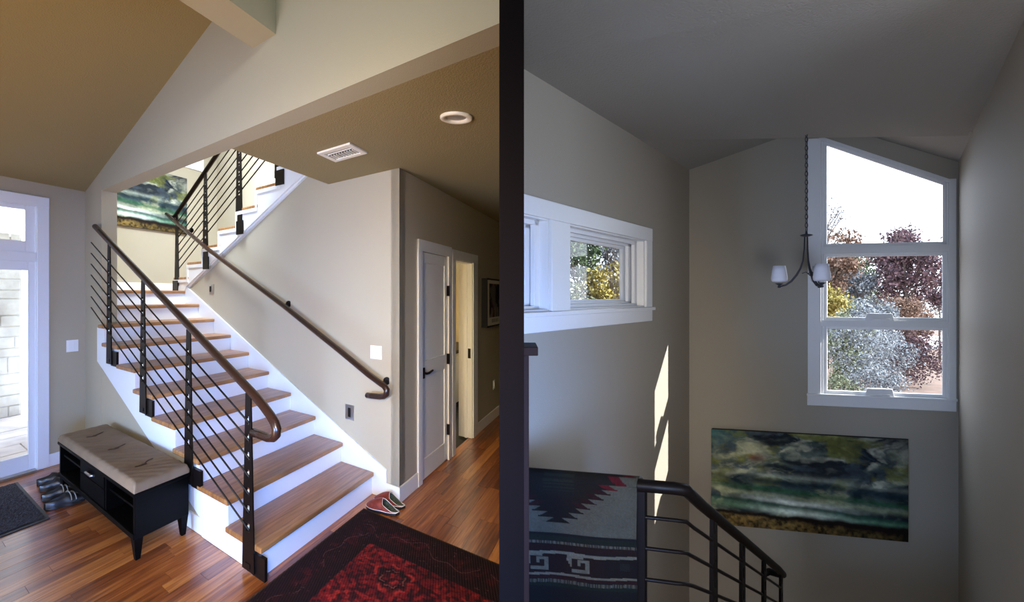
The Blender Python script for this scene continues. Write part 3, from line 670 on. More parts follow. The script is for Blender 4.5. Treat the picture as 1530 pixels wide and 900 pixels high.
mixr([182, 50, 40], field*np.clip(1-abs(rr-.165)/.018, 0, 1)*(np.sin(np.arctan2(pv, ph)*5) > .2)*.7)
mixr([16, 6, 10], (abs(d-.375) < .010)*.8)
mixr([60, 44, 26], (d < .012)*1.0)
cr *= (.72+.56*nf[..., None])
P = [[LW(uu[i, j], vv[i, j], .013+.0012*math.sin(i*2.1+j)) for j in range(nx)] for i in range(ny)]
# the rug lies on the near side of the dividing wall; trim it at the wall's face
m = MB(); m.grid(P)
fx = [f for f in m.f if max(m.v[k].x for k in f) < -.042]; m.f = fx
o = m.build('pile', M['wool'], t, recalc=False); setcol(o, cr.reshape(-1, 3))
vcut = lambda u: None
pts = [(ru0, rv1), (ru1, rv1)]
def vx(u, x=-.041): return (x+1.55-.21951*u)/-.77779
pts = [(ru0, rv1+.004), (ru1+.004, rv1+.004), (ru1+.004, vx(ru1)), (ru0, max(rv0, vx(ru0)))]
MB().prism([LW(a, b, -.001) for a, b in pts], [LW(a, b, .011) for a, b in pts]).build('binding', M['rugedge'], t)

# ---- shoes
def shoe(name, label, toe, heel, wid, hgt, M1, Mlin, Msole, group=None, clog=False, strap=None, sole_h=.022):
    toe = Vector(toe); heel = Vector(heel); ax = (heel-toe); ln = ax.length; ax.normalize(); sd = Vector((-ax.y, ax.x, 0))
    t = thing(name, label, 'shoe', (toe+heel)/2, group)
    def wd(s): return wid*.5*(math.sin(math.pi*min(1, max(0, (s*.92+.04)))**.8)**.55)*(1-.20*math.exp(-((s-.6)/.18)**2))
    ns = 22; open_from = .50 if clog else .46
    def sec(s, inset=0):
        wv = max(.006, wd(s))-inset; hh = hgt*(.42+.58*math.sin(min(1, s/.5)*math.pi/2)) if s < .5 else hgt*((1-.5*math.sin((s-.5)*math.pi)*.55) if not clog else max(.28, 1-(s-.5)*1.9))
        return wv, hh-inset*.5
    def pt(s, th, inset=0):
        wv, hh = sec(s, inset); return toe+ax*(s*ln)+sd*(wv*math.cos(th))+Z*(sole_h+max(.0, hh-sole_h)*math.sin(th)**.8 if th > 0 else sole_h)
    for nm, mm, ins in (('upper', M1, 0), ('lining', Mlin, .005)):
        m = MB()
        for sg in (1, -1):
            rows = []
            for i in range(ns+1):
                s = i/ns; 
                of = 1 if s < open_from else 1-min(1, (s-open_from)/.10)*.56
                row = []
                for k in range(9):
                    th = (math.pi/2)*of*k/8; p = pt(s, th, ins)
                    if sg < 0: c = toe+ax*(s*ln); q = (p-c).dot(sd); p = p-sd*(2*q)
                    row.append(p)
                rows.append(row)
            m.grid(rows)
        if nm == 'lining':
            ring = [toe+ax*(i/ns*ln)+sd*(wd(i/ns)-.006)+Z*(sole_h+.004) for i in range(ns//3, ns+1)]
            ring2 = [toe+ax*(i/ns*ln)-sd*(wd(i/ns)-.006)+Z*(sole_h+.004) for i in range(ns, ns//3-1, -1)]
            n0 = len(m.v); m.v += ring+ring2; m.f.append(tuple(range(n0, n0+len(ring)+len(ring2))))
        o = m.build(nm, mm, t, smooth=True)
    out = [toe+ax*(i/ns*ln)+sd*(wd(i/ns)+.004) for i in range(ns+1)]+[toe+ax*(i/ns*ln)-sd*(wd(i/ns)+.004) for i in range(ns, -1, -1)]
    MB().prism([p+Z*.0015 for p in out], [p+Z*sole_h for p in out]).build('sole', Msole, t)
    if clog:
        MB().tube([p+Z*(sole_h+.002) for p in out]+[out[0]+Z*(sole_h+.002)], .0022, 6).build('piping', M['whitepipe'], t, smooth=True)
        rim = []
        for sg in (1, -1):
            seq = range(11, ns+1) if sg > 0 else range(ns, 10, -1)
            for i in seq:
                s = i/ns; of = 1 if s < open_from else 1-min(1, (s-open_from)/.10)*.56
                p = pt(s, math.pi/2*of); c = toe+ax*(s*ln)
                if sg < 0: p = p-sd*(2*(p-c).dot(sd))
                rim.append(p)
        MB().tube(rim+[rim[0]], .0018, 6).build('collar_piping', M['whitepipe'], t, smooth=True)
    if strap:
        for sc_ in strap:
            p = [pt(sc_, a)+Z*.003 for a in np.linspace(.15, math.pi/2, 6)]; c = toe+ax*(sc_*ln)
            p2 = [q-sd*(2*(q-c).dot(sd)) for q in reversed(p[:-1])]
            MB().tube(p+p2, .009, 6, flat=.5).build('strap', M['grey_strap'], t, smooth=True)
    return t
shoe('slipper', 'red clog slipper with white piping, nearer of the pair by the stairs', LW(1.215, -.125, 0), LW(1.25, -.47, 0), .125, .105, M['redshoe'], M['greenlin'], M['leather'], 'red slippers at the foot of the stairs', clog=True)
shoe('slipper', 'red clog slipper against the baseboard, farther of the pair', LW(1.352, -.125, 0), LW(1.378, -.46, 0), .115, .105, M['redshoe'], M['greenlin'], M['leather'], 'red slippers at the foot of the stairs', clog=True)
def fp(x, y, z=0):
    k = (1.75-z)/((y-442)/F); return Vector(((x-765)/F*k, k, z))
shoe('black_shoe', 'shiny black dress shoe farthest from the viewer beside the bench', LW(-.36, 3.32, 0), LW(-.60, 3.45, 0), .115, .10, M['leather'], M['lining'], M['leather'], 'black shoes beside the bench')
shoe('black_shoe', 'shiny black dress shoe just in front of the farthest one', LW(-.37, 3.13, 0), LW(-.62, 3.24, 0), .115, .10, M['leather'], M['lining'], M['leather'], 'black shoes beside the bench')
shoe('black_sneaker', 'black strapped shoe in the middle of the row beside the bench', LW(-.40, 2.86, 0), LW(-.66, 2.96, 0), .125, .10, M['leather'], M['lining'], M['leather'], group='black shoes beside the bench', strap=(.3, .42))
shoe('black_sneaker', 'black strapped sneaker nearest the viewer beside the bench', LW(-.40, 2.62, 0), LW(-.69, 2.70, 0), .13, .105, M['leather'], M['lining'], M['leather'], group='black shoes beside the bench', strap=(.28, .40))

# ================================================================== STAIRWELL (right picture)
W2 = 1.907; FZ = .12
# side wall with the two small windows (t = 0)
m = MB()
zb_, zt_ = 1.672, 2.13
holes = [(-2.80, -2.205), (-2.035, -.975)]
segs = [(-2.83, -2.80), (-2.205, -2.035), (-.975, .12)]
for a, b in segs: rbox(m, a, b, -.14, 0, -3.2, 3.3)
for a, b in holes: rbox(m, a, b, -.14, 0, -3.2, zb_); rbox(m, a, b, -.14, 0, zt_, 3.3)
struct('wall_left', m, M['rwall'], 'grey side wall with the small windows beside the stairwell', 'wall')
# window wall (s = 0)
m = MB()
m.box(RW, 0, .14, -.14, .985, -3.2, 3.6); m.box(RW, 0, .14, 1.845, W2+.14, -3.2, 3.6); m.box(RW, 0, .14, .985, 1.845, -3.2, .975)
m.prism([RW(0, .985, 2.98), RW(0, 1.845, 2.60), RW(0, 1.845, 3.6), RW(0, .985, 3.6)], [RW(.14, .985, 2.98), RW(.14, 1.845, 2.60), RW(.14, 1.845, 3.6), RW(.14, .985, 3.6)])
struct('wall_back', m, M['rwall'], 'brownish back wall of the stairwell with the tall window', 'wall')
struct('wall_right', bx(RW, -3.0, .14, W2, W2+.14, -3.2, 3.6).box(RW, -3.0, -2.86, W2+.14, 5.6, -.1, 3.6).box(WW, 5.2, 5.3, -3, 1, -.1, 3.6).box(WW, -.04, 5.3, -3, -2.95, -.1, 3.6), M['rwall'], 'pale grey plain wall along the right edge', 'wall')
cpl = [Vector((.037, -2.99, 2.795)), Vector((.037, 2.441, 2.795)), RW(-1.032, 0, 2.795), RW(-.787, W2, 2.75), RW(-3.0, W2, 2.75), RW(-3.0, 5.6, 2.79), Vector((5.2, -2.99, 2.795))]
struct('ceiling_stairwell', MB().prism(cpl, [p+Z*.2 for p in cpl]), M['rceil'], 'flat grey textured ceiling over the landing', 'ceiling')
pk = 1.0
za, zp, zc2 = 2.793, 2.795+.316*pk, 2.745
sc1 = MB().prism([RW(-1.05, -.0, za), RW(.14, -.0, za), RW(.14, pk, zp), RW(-1.0, pk, zp)], [RW(-1.05, 0, za+.1), RW(.14, 0, za+.1), RW(.14, pk, zp+.1), RW(-1.0, pk, zp+.1)])
sc1.prism([RW(-1.0, pk, zp), RW(.14, pk, zp), RW(.14, W2, zc2), RW(-.9, W2, zc2)], [RW(-1.0, pk, zp+.1), RW(.14, pk, zp+.1), RW(.14, W2, zc2+.1), RW(-.9, W2, zc2+.1)])
struct('ceiling_gable', sc1, M['rceil'], 'small gabled ceiling in front of the tall window', 'ceiling')
struct('floor_lower', MB().prism([Vector((.037, -3, -3.3)), Vector((.037, 2.3, -3.3)), RW(.14, -.1, -3.3), RW(.14, 2, -3.3), Vector((.6, -3, -3.3))], [Vector((.037, -3, -3.2)), Vector((.037, 2.3, -3.2)), RW(.14, -.1, -3.2), RW(.14, 2, -3.2), Vector((.6, -3, -3.2))]), M['floor'], 'floor at the bottom of the stairwell', 'floor')
tt = .824; s0 = -2.82
struct('floor_upper', MB().prism([Vector((.037, -3, FZ-.2)), RW(s0, .225, FZ-.2), RW(s0, W2, FZ-.2), RW(-3.0, W2, FZ-.2), RW(-3.0, 5.6, FZ-.2), Vector((5.2, -3, FZ-.2))], [Vector((.037, -3, FZ)), RW(s0, .225, FZ), RW(s0, W2, FZ), RW(-3.0, W2, FZ), RW(-3.0, 5.6, FZ), Vector((5.2, -3, FZ))]), M['floor'], 'upper landing floor where the viewer stands', 'floor')
t = thing('stairwell_stairs', 'flight of stairs descending below the railing in the stairwell', 'stairs', RW(s0, 1.4, FZ))
for i in range(7):
    bx(RW, s0+.29*i, s0+.29*(i+1)+.02, tt+.04, W2, FZ-.17*(i+1)-.035, FZ-.17*(i+1)).build('tread', M['tread'], t)
    bx(RW, s0+.29*i, s0+.29*i+.02, tt+.04, W2, FZ-.17*(i+1), FZ-.17*i-.0).build('riser', M['trim'], t)
struct('floor_half_landing', bx(RW, s0+.29*7, 0, 0, W2, FZ-.17*8-.2, FZ-.17*8), M['tread'], 'half landing below the painting', 'floor')

# small side windows
w1 = setting('window_1', 'low wide white framed side window showing autumn trees', 'window', RW(-1.5, 0, 1.67))
m = MB()
for a, b, c, d in ((-2.80, -.872, 2.125, 2.215), (-2.212, -2.03, 1.672, 2.125), (-.978, -.876, 1.672, 2.125), (-2.80, -.876, 1.575, 1.655)): rbox(m, a, b, 0, .018, c, d)
m.build('casing', M['sash'], w1, bevel=.003)
rbox(MB(), -2.80, -.862, 0, .035, 1.650, 1.672).build('sill', M['sash'], w1, bevel=.003)
for ha, hb in ((-2.80, -2.205), (-2.035, -.975)):
    m = MB(); rbox(m, ha, hb, -.13, 0, zt_-.012, zt_); rbox(m, ha, hb, -.13, 0, zb_, zb_+.010); rbox(m, hb-.012, hb, -.13, 0, zb_, zt_); rbox(m, ha, ha+.012, -.13, 0, zb_, zt_); m.build('reveal', M['sash'], w1)
    m = MB()
    for k, (e, dp) in enumerate(((.030, -.045), (.052, -.075), (.075, -.10))):
        d0, d1_ = dp-.022, dp
        rbox(m, ha+.012, hb-.012, d0, d1_, zt_-.012-e*.75, zt_-.012); rbox(m, ha+.012, hb-.012, d0, d1_, zb_+.01, zb_+.01+e*.6)
        rbox(m, hb-.012-e*1.35, hb-.012, d0, d1_, zb_, zt_-.012); rbox(m, ha+.012, ha+.012+e, d0, d1_, zb_, zt_-.012)
    m.build('sash', M['sash'], w1, bevel=.002)
    rbox(MB(), ha+.03, hb-.05, -.118, -.114, zb_+.02, zt_-.03).build('glass_pane', M['glass'], w1)

# tall window
w2 = setting('window_2', 'tall white window with slanted top and two awning sashes', 'window', RW(0, 1.4, .97))
m = MB(); m.box(RW, -.018, 0, .892, .985, .972, 2.985); m.box(RW, -.018, 0, 1.845, 1.893, .972, 2.62); m.box(RW, -.022, 0, .888, 1.893, .888, .972); m.build('casing', M['sash'], w2, bevel=.003)
bx(RW, -.032, 0, .886, 1.90, .965, .982).build('sill', M['sash'], w2, bevel=.003)
def wz(t_): return 2.98-.38*(t_-.985)/.86
m = MB(); m.prism([RW(-.012, .97, 2.975), RW(-.012, 1.86, 2.585), RW(-.012, 1.86, 2.615), RW(-.012, .97, 3.005)], [RW(0, .97, 2.975), RW(0, 1.86, 2.585), RW(0, 1.86, 2.615), RW(0, .97, 3.005)]); m.build('slanted_casing', M['sash'], w2)
m = MB()
for a, b, c, d in ((.985, 1.0, .975, 2.97), (1.83, 1.845, .975, 2.60)): m.box(RW, 0, .12, a, b, c, d)
m.box(RW, -.006, .10, .985, 1.845, 2.075, 2.135); m.box(RW, -.004, .10, .985, 1.845, 1.510, 1.560); m.box(RW, 0, .12, .985, 1.845, .965, .98)
m.build('frame', M['sash'], w2, bevel=.002)
def sash(z0, z1, th=.024):
    m = MB(); m.box(RW, .02, .06, 1.0, 1.0+th, z0, z1); m.box(RW, .02, .06, 1.83-th, 1.83, z0, z1); m.box(RW, .02, .06, 1.0+th, 1.83-th, z0, z0+th); m.box(RW, .02, .06, 1.0+th, 1.83-th, z1-th, z1)
    s_ = m.build('sash', M['sash'], w2, bevel=.003); bx(RW, .038, .042, 1.0+th, 1.83-th, z0+th, z1-th).build('glass_pane', M['glass'], s_)
    tc_ = 1.39
    h = MB(); h.prism([RW(-.02, tc_-.10, z0+.0), RW(-.02, tc_+.10, z0), RW(-.01, tc_+.085, z0+.055), RW(-.01, tc_-.085, z0+.055)], [RW(.03, tc_-.10, z0), RW(.03, tc_+.10, z0), RW(.03, tc_+.085, z0+.055), RW(.03, tc_-.085, z0+.055)])
    h.tube([RW(-.012, tc_-.07, z0+.008), RW(-.028, tc_-.02, z0+.012), RW(-.03, tc_+.07, z0+.012)], .006, 8); h.build('crank_handle', M['sash'], s_, bevel=.002)
sash(.98, 1.512); sash(1.558, 2.078)
m = MB(); q = .022
m.box(RW, .02, .06, 1.0, 1.0+q, 2.135, 2.96); m.box(RW, .02, .06, 1.83-q, 1.83, 2.135, wz(1.83)-.004); m.box(RW, .02, .06, 1.0, 1.83, 2.135, 2.135+q)
m.prism([RW(.02, 1.0, wz(1.0)-.03), RW(.02, 1.83, wz(1.83)-.03), RW(.02, 1.83, wz(1.83)), RW(.02, 1.0, wz(1.0))], [RW(.06, 1.0, wz(1.0)-.03), RW(.06, 1.83, wz(1.83)-.03), RW(.06, 1.83, wz(1.83)), RW(.06, 1.0, wz(1.0))])
tp = m.build('transom_sash', M['sash'], w2, bevel=.002)
MB().prism([RW(.038, 1.02, 2.155), RW(.038, 1.81, 2.155), RW(.038, 1.81, wz(1.81)-.03), RW(.038, 1.02, wz(1.02)-.03)], [RW(.042, 1.02, 2.155), RW(.042, 1.81, 2.155), RW(.042, 1.81, wz(1.81)-.03), RW(.042, 1.02, wz(1.02)-.03)]).build('glass_pane', M['glass'], tp)
struct('roof_eave', MB().prism([RW(.14, -.6, 3.50), RW(1.15, -.6, 3.40), RW(1.15, 5, 3.40), RW(.14, 5, 3.50)], [RW(.14, -.6, 3.60), RW(1.15, -.6, 3.50), RW(1.15, 5, 3.50), RW(.14, 5, 3.60)]), M['roof'], 'roof eave outside above the tall window', 'roof')
struct('roof_stairwell', MB().prism([Vector((.037, -3, 3.7)), Vector((.037, 2.4, 3.7)), RW(-2.3, -.0, 3.7), RW(.14, -.14, 3.7), RW(.14, 2.05, 3.7), RW(-2.9, 2.05, 3.7), RW(-2.9, 5.6, 3.7), Vector((5.3, -3, 3.7))], [Vector((.037, -3, 3.8)), Vector((.037, 2.4, 3.8)), RW(-2.3, 0, 3.8), RW(.14, -.14, 3.8), RW(.14, 2.05, 3.8), RW(-2.9, 2.05, 3.8), RW(-2.9, 5.6, 3.8), Vector((5.3, -3, 3.8))]), M['roof'], 'roof above the stairwell ceiling', 'roof')
m = MB(); m.box(RW, -1.2, -.7, -.14, W2+.1, 2.99, 3.0); 
painting('wide stormy green landscape painting below the tall window', lambda a, d, z: RW(-d, a, z), .183, 1.582, -.105, .663, .045, RW(0, .9, -.1))

# chandelier
hc = Vector(((1205-765)/F*3.4, 3.4, 0)); zc_ = lambda y: 1.75-(y-442)/F*3.4
t = thing('chandelier', 'small iron chandelier with three frosted glass shades on a chain', 'chandelier', hc+Z*zc_(351))
k = 0; zz = zc_(347); ztop = 3.02
while zz < ztop:
    ch = MB(); r1, r2, hgt_ = .0085, .0024, .034
    pts = [hc+Z*(zz+hgt_/2+hgt_*.52*math.sin(a))+(Vector((math.cos(a)*r1, 0, 0)) if k % 2 else Vector((0, math.cos(a)*r1, 0))) for a in np.linspace(0, 2*math.pi, 11)]
    ch.tube(pts, r2, 5, caps=False); ch.build('chain_link', M['iron'], t, smooth=True); zz += hgt_*.80; k += 1
MB().tube([hc+Vector((.007, .004, zc_(350))), hc+Vector((.006, .004, ztop))], .0018, 5).build('cord', M['iron'], t)
MB().lathe(hc+Z*3.0, [(.055, .03), (.055, .012), (.02, -.008), (0, -.01)], 20).build('canopy', M['iron'], t, smooth=True)
MB().lathe(hc+Z*zc_(352), [(.0, .028), (.006, .026), (.008, .010), (.036, .004), (.036, -.002), (.012, -.008), (0, -.009)], 20).build('hub', M['iron'], t, smooth=True)
for ai, (ang, rad) in enumerate(((155, .150), (-87, .150), (33, .150))):
    A = math.radians(ang); dv_ = Vector((math.cos(A), math.sin(A), 0)); 
    pr = [(.010, zc_(354)), (.012, zc_(372)), (.020, zc_(390)), (.034, zc_(401)), (.056, zc_(411)), (.085, zc_(420)), (.118, zc_(426)), (.150, zc_(428))]
    am = MB().tube([hc+dv_*r_+Z*z_ for r_, z_ in pr], [.0042, .0045, .005, .006, .007, .007, .006, .0055], 8).build('arm', M['iron'], t, smooth=True)
    c_ = hc+dv_*.155
    MB().lathe(c_+Z*zc_(428), [(.0, -.010), (.010, -.008), (.010, .002), (.006, .006), (.020, .016), (.026, .020), (0, .022)], 16).build('socket_cup', M['iron'], am, smooth=True)
    MB().lathe(c_+Z*zc_(421), [(.012, -.002), (.040, 0.0), (.0475, .008), (.049, .025), (.042, .075), (.0365, .104), (.034, .104), (.044, .03), (.012, .004)], 24).build('lamp_shade', M['frost'], t, smooth=True)
for sg in (1, -1):
    MB().tube([hc+Vector((sg*.02-.02, -.02, zc_(409))), hc+Vector((sg*.02+.0, -.03, zc_(407))), hc+Vector((sg*.014+.03, -.04, zc_(415))), hc+Vector((sg*.010+.045, -.05, zc_(426)))], .006, 8, flat=.5).build('scroll', M['iron'], t, smooth=True)

# railing around the stairwell
t = thing('stairwell_railing', 'dark steel guard railing bending down the stairs in the stairwell', 'railing', RW(s0, tt, FZ))
r2z = lambda s: 1.04-.565*(s-s0)
pr = [RW(s0, a, 1.045) for a in (.215, .45, .70, .79)]+[RW(s0+.02, tt, 1.035), RW(s0+.08, tt, 1.0)]+[RW(s, tt, r2z(s)+.0) for s in (-2.6, -2.0, -1.4, -.9)]+[RW(-.77, tt, -.125), RW(-.72, tt+.0, -.155), RW(-.70, tt-.03, -.165), RW(-.70, tt-.09, -.155), RW(-.73, tt-.12, -.16)]
MB().tube(pr, .0235, 12).build('handrail', M['steel'], t, smooth=True)
for k in range(8):
    dz_ = .115*(k+1)
    MB().tube([RW(s0, a, 1.045-dz_) for a in (.22, .60)]+[RW(s0, .795, 1.043-dz_), RW(s0+.03, tt, 1.03-dz_)]+[RW(s, tt, r2z(s)-dz_*.97) for s in (-2.7, -2.0, -1.4, -.83)], .0075, 8).build('rod', M['steel'], t, smooth=True)
bx(RW, s0-.012, s0+.012, .655, .69, FZ, 1.04).build('post', M['steel'], t)
for sk_ in (-2.43, -1.91, -1.37, -.80):
    zt = r2z(sk_)-.01; sl = [r2z(sk_)-.115*(k+1)*.97+.055 for k in range(6)]
    post_plate(lambda a, b, c: RW(b, a, c), tt, sk_, zt, zt-1.0, .06, .10, sl, th=.016).build('post', M['steel'], t)
# newel at the far left
t = thing('wooden_newel', 'reddish brown wooden newel post with flat cap beside the divider', 'post', Vector((.05, 1.92, FZ)))
bx(WW, .0375, .059, 1.86, 1.98, FZ, 1.545).build('shaft', M['newel'], t, bevel=.002); bx(WW, .0375, .089, 1.82, 2.0, 1.545, 1.575).build('cap', M['newel'], t, bevel=.003)

# blanket over the railing
def blanket_cols(px, py):
    c = np.tile(lin([96, 97, 88]), px.shape+(1,)); nz = fbm(px*.5, py*.9, 81); n2 = fbm(px*.06, py*.06, 83); 
    def put(mask, col): c[mask] = lin(col)
    # stepped diamond
    rows = [(773, 20), (765, 33), (757, 43), (749.5, 54), (742, 65), (734, 76), (726.5, 87), (719, 98), (711.5, 112), (704, 124)]
    for ri, (yy, hw_) in enumerate(rows):
        dyy = yy-py; x_ = abs(px-841)
        lim = np.where(dyy < 1.8, hw_, hw_-(4 if ri else 2)-(dyy-1.8)*2.0)
        mk = (dyy >= 0) & (dyy < 7.9) & (x_ < lim); edge = mk & (x_ > lim-18)
        put(mk, [22, 16, 17] if ri < 5 else [25, 22, 20]); put(edge & (ri > 2), [44, 12, 18]); put(edge & (ri > 6), [92, 12, 26]); put(mk & (x_ < 26) & (ri > 5) & (np.mod(py, 5) < 2.5), [40, 46, 38])
    put((py > 788), [20, 20, 26]); put((py > 792) & (py < 799), [24, 34, 28]); tick = (py > 800) & (py < 805); put(tick, [20, 14, 16]); put(tick & (np.mod(px, 2.6) < 1.1), [128, 128, 116])
    put((py > 805) & (py < 815), [36, 12, 14]); wv = 1.2*np.sin(px*.05)
    y0 = 816+wv; put((py > y0) & (py < y0+4.5), [126, 126, 114])
    mid = (py >= y0+4.5) & (py < 848.5+wv); put(mid, [32, 12, 14])
    for cx_ in (808, 878):
        X = px-cx_; Y = py-820
        put(mid & (X > -22) & (X < 6) & (Y > -1) & (Y < 4), [118, 118, 106])
        put(mid & (X > -26) & (X < -14) & (Y > 4) & (Y < 21) & (X > -26+(Y//4)*3), [118, 118, 106])
        put(mid & (X > -14) & (X < 16) & (Y > 20) & (Y < 25), [118, 118, 106])
        put(mid & (X > 9) & (X < 16) & (Y > 6) & (Y < 25), [118, 118, 106]); put(mid & (X > -4) & (X < 16) & (Y > 5) & (Y < 9.5), [118, 118, 106]); put(mid & (X > -4) & (X < 1) & (Y > 5) & (Y < 14), [118, 118, 106])
    put(mid & (px > 918), [22, 12, 14]); put(mid & (px > 942) & (px < 958) & (py > 826) & (py < 838), [34, 34, 34])
    put((py > 848.5+wv) & (py < 852+wv), [126, 122, 108]); put((py >= 852+wv), [18, 14, 16]); put((py >= 852+wv) & (py < 857), [46, 12, 16])
    tick = (py > 858+wv) & (py < 863+wv); put(tick & (np.mod(px, 2.6) < 1.1), [120, 120, 108]); put((py > 863+wv) & (py < 868), [20, 34, 26])
    return np.array([1.08, 1.0, .90])*c*(.20+.2*nz[..., None])*(.8+.4*n2[..., None])
t = thing('woven_blanket', 'grey, black and red woven blanket with stepped diamond draped over the railing', 'blanket', RW(s0, .42, 1.07))
nx, ny = 200, 200
P = []; pxs = np.linspace(770, 968, nx); pys = np.linspace(700, 905, ny)
ta = lambda x: None
X_, Y_ = np.meshgrid(pxs, pys)
for i in range(ny):
    row = []
    for j in range(nx):
        f = j/(nx-1); tq = .215+(.668-.215)*f
        dep = 1.95+.238/.9713*(.8-tq)   # distance of the rail here
        if pys[i] < 712:      # over the rail
            g = (712-pys[i])/12; z = 1.045+.033*math.cos(max(0, 1.35*g-.35)*1.2); off = .034*math.cos(g*math.pi/2)-.0
            z = 1.045+.034*math.sin(g*math.pi/2)
        else:
            z = 1.045-(pys[i]-712)*dep/F; off = .034+.004*math.sin(f*9+pys[i]*.01)+.003*math.sin(pys[i]*.05)
        row.append(RW(s0-off, tq, z))
    P.append(row)
m = MB().grid(P); o = m.build('front_drop', M['wool'], t, recalc=False); setcol(o, blanket_cols(X_, Y_).reshape(-1, 3))
o = MB().grid([[RW(s0+.036*math.sin(min(1, i/6)*math.pi/2), .215+(.668-.215)*j/10, 1.079-.034*(1-math.cos(min(1, i/6)*math.pi/2))-max(0, i-6)*.03) for j in range(11)] for i in range(18)]).build('back_drop', M['grey_strap'], t, smooth=True)

# ================================================================== OUTSIDE THE STAIRWELL
struct('ground_outside', MB().prism([Vector((.04, 3.2, -3.1)), Vector((9, -6, -3.1)), Vector((70, 6, -3.1)), Vector((70, 120, -2.0)), Vector((.04, 120, -2.0))], [Vector((.04, 3.2, -3.0)), Vector((9, -6, -3.0)), Vector((70, 6, -3.0)), Vector((70, 120, -1.9)), Vector((.04, 120, -1.9))]), M['ground'], 'leaf-covered reddish ground outside the tall window', 'ground')
struct('road', MB().prism([Vector((30, 44, -2.6)), Vector((52, 41, -2.6)), Vector((60, 52, -2.6)), Vector((34, 56, -2.6))], [Vector((30, 44, -2.3)), Vector((52, 41, -2.3)), Vector((60, 52, -2.3)), Vector((34, 56, -2.3))]), M['road'], 'pale sunlit clearing beyond the trees', 'road')
LM = dict(gold=leafmat('gold_leaves', (.16, .12, .02), (.50, .42, .14)), rust=leafmat('rust_leaves', (.08, .045, .03), (.32, .20, .14)), maroon=leafmat('maroon_leaves', (.04, .028, .04), (.21, .12, .12)),
          grey=leafmat('silver_leaves', (.06, .065, .08), (.40, .42, .42)), green=leafmat('green_leaves', (.015, .035, .02), (.14, .19, .08)), pale=leafmat('pale_green_leaves', (.06, .08, .045), (.34, .35, .22)))
def tree(name, label, cat, px, dist, base_z, top_z, rad, lm, n=3500, lsize=.14, dens=.55, group=None, trunk=True):
    c = Vector(((px-765)/F*dist, dist, base_z)); H_ = top_z-base_z
    t = thing(name, label, cat, c, group)
    br = MB(); tips = []
    if trunk:
        tr = [c+Vector((random.uniform(-.1, .1)*k*.3, 0, H_*.62*k/4)) for k in range(5)]; MB().tube(tr, [rad*.07, rad*.06, rad*.05, rad*.04, rad*.025], 7).build('trunk', M['bark'], t, smooth=True)
        for k in range(16):
            a = random.random()*6.28; h0 = max(.3*H_, H_-rad*random.uniform(1.3, 2.4)); p = c+Z*h0; q = c+Vector((math.cos(a)*rad*.75, math.sin(a)*rad*.75, min(H_*.97, h0+random.uniform(.5, 1.6)*rad)))
            md = (p+q)/2+Vector((random.uniform(-.2, .2), random.uniform(-.2, .2), -.1*rad)); br.tube([p, md, q], [rad*.025, rad*.018, rad*.006], 5)
            for _ in range(3): br.tube([md, md+(q-md)*.7+Vector([random.uniform(-.35, .35)*rad for _ in range(3)])], [rad*.011, rad*.004], 4)
        br.build('branches', M['bark'], t)
    nc = 26; cen = []
    for _ in range(nc):
        d = rng.normal(size=3); d /= np.linalg.norm(d); r = rng.random()**.4
        cv = min(rad*1.15, H_*.48); cen.append((d[0]*rad*.8*r, d[1]*rad*.8*r, H_-cv+cv*.82*d[2]*r if trunk else H_*(.5+.42*d[2]*r)))
    cen = np.array(cen); idx = rng.integers(0, nc, n); pos = cen[idx]+rng.normal(size=(n, 3))*rad*.17*np.array([1, 1, .8])
    pos[:, 0] = np.maximum(pos[:, 0], .25-c.x); pos[:, 2] = np.clip(pos[:, 2], .02, H_*1.02)
    a = rng.normal(size=(n, 3)); a /= np.linalg.norm(a, axis=1)[:, None]; b = np.cross(a, rng.normal(size=(n, 3))); b /= np.linalg.norm(b, axis=1)[:, None]
    sz = lsize*(.5+rng.random(n))[:, None]; a *= sz; b *= sz*.6
    vs = np.stack([pos-a, pos-b, pos+a, pos+b], 1).reshape(-1, 3)
    me = bpy.data.meshes.new('foliage'); me.from_pydata(vs.tolist(), [], np.arange(4*n).reshape(-1, 4).tolist()); me.materials.append(lm)
    o = bpy.data.objects.new('foliage', me); C.objects.link(o); o.parent = t; o['kind'] = 'stuff'
G = 'trees outside the tall window'
gz = lambda d: -3+1.1*(d-3)/117
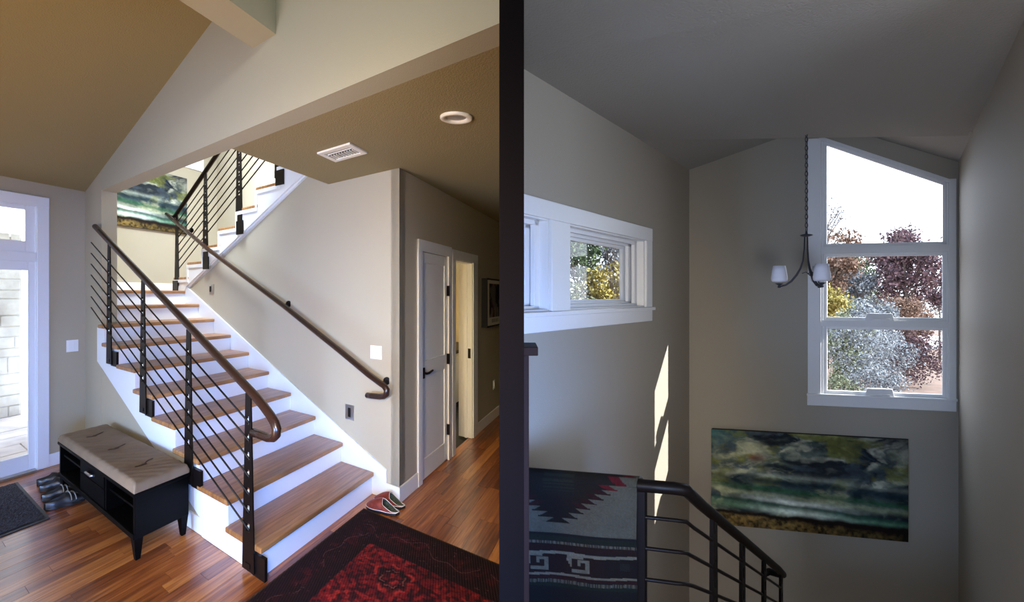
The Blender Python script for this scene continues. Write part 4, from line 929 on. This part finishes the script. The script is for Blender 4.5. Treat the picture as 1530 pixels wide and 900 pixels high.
for nm, lb, ct, px, ds, ty, rad, lm, n, ls in (
  ('rust_tree', 'rust-leaved tree at the left of the tall window', 'tree', 1248, 26, 338, 1.5, 'rust', 4200, .075),
  ('bare_tree', 'thin high-branched pale tree behind the rust one at the left pane edge', 'tree', 1236, 33, 292, 1.5, 'grey', 350, .07),
  ('maroon_tree', 'dark maroon tree rising above the transom bar right of centre', 'tree', 1353, 30, 338, 1.95, 'maroon', 8500, .085),
  ('small_maroon_tree', 'smaller dark tree at the right edge of the middle pane', 'tree', 1404, 36, 402, 1.2, 'maroon', 1800, .09),
  ('silver_tree', 'silvery green tree between the rust and the maroon trees', 'tree', 1284, 32, 392, 1.5, 'grey', 4600, .08),
  ('green_tree', 'greenish tree just left of the maroon tree in the middle pane', 'tree', 1264, 38, 368, 2.1, 'green', 5200, .09),
  ('gold_shrub', 'golden yellow tree at the lower left of the tall window', 'tree', 1236, 17, 418, .62, 'gold', 3000, .045),
  ('grey_shrub', 'grey leafless-looking shrub in the centre of the lower pane', 'shrub', 1292, 19, 447, 1.25, 'grey', 6500, .040),
  ('grey_bush', 'silvery bush at the lower left of the bottom pane', 'shrub', 1258, 14, 520, .6, 'pale', 2600, .035),
  ('maroon_shrub', 'purplish shrub at the right of the lower pane', 'shrub', 1366, 27, 478, 1.7, 'maroon', 6500, .050),
  ('rust_shrub', 'low rusty shrub beside the sunlit ground in the middle pane', 'shrub', 1338, 40, 432, 2.4, 'rust', 3200, .085),
  ('tall_brush', 'grey green brush under the rust tree in the middle pane', 'shrub', 1264, 25, 426, 1.3, 'pale', 10000, .06),
  ('grey_brush', 'bluish grey brush under the gap of white sky', 'shrub', 1302, 27, 432, 1.45, 'grey', 10000, .065),
  ('dark_brush', 'dark brush below the maroon tree crown', 'shrub', 1346, 28, 440, 1.3, 'rust', 8000, .065),
  ('far_tree', 'distant greyish tree at the far right edge of the middle pane', 'tree', 1432, 44, 405, 2.2, 'grey', 3000, .10),
  ('far_brush', 'far pale brush low behind the silvery tree', 'shrub', 1285, 50, 428, 3.0, 'pale', 6500, .11),
  ('far_rust_brush', 'far rusty brush low behind the trunk of the maroon tree', 'shrub', 1350, 54, 430, 3.0, 'rust', 6500, .11),
  ('pale_shrub', 'pale brush between the grey and purplish shrubs', 'shrub', 1330, 21, 478, 1.1, 'grey', 4200, .040)):
    top = 1.75-(ty-442)/F*ds; tree(nm, lb, ct, px, ds, gz(ds), top, rad, LM[lm], n, ls, group='plants outside the tall window', trunk=(ct == 'tree'))
for nm, lb, px, ds, ty, rad, lm, n, ls in (
  ('green_leaf_tree', 'green tree filling the left of the small window', 862, 9.5, 325, .62, 'green', 2600, .032),
  ('gold_tree', 'golden tree low in the middle of the small window', 893, 8.0, 395, .40, 'gold', 2200, .026),
  ('yellow_tree', 'pale yellow tree at the lower right of the small window', 935, 9.0, 388, .48, 'gold', 2400, .028),
  ('pale_tree', 'pale silvery tree filling the upper middle of the small window', 905, 13, 305, 1.25, 'grey', 3600, .042),
  ('rust_leaf_tree', 'tree with pinkish leaves high in the small window', 950, 16, 320, 1.4, 'rust', 2600, .05),
  ('low_green_tree', 'olive tree at the lower left corner of the small window', 853, 7.2, 412, .33, 'pale', 1800, .024)):
    top = 1.75-(ty-442)/F*ds; tree(nm, lb, 'tree', px, ds, -2.9, top, rad, LM[lm], n, ls, group='trees outside the small window')
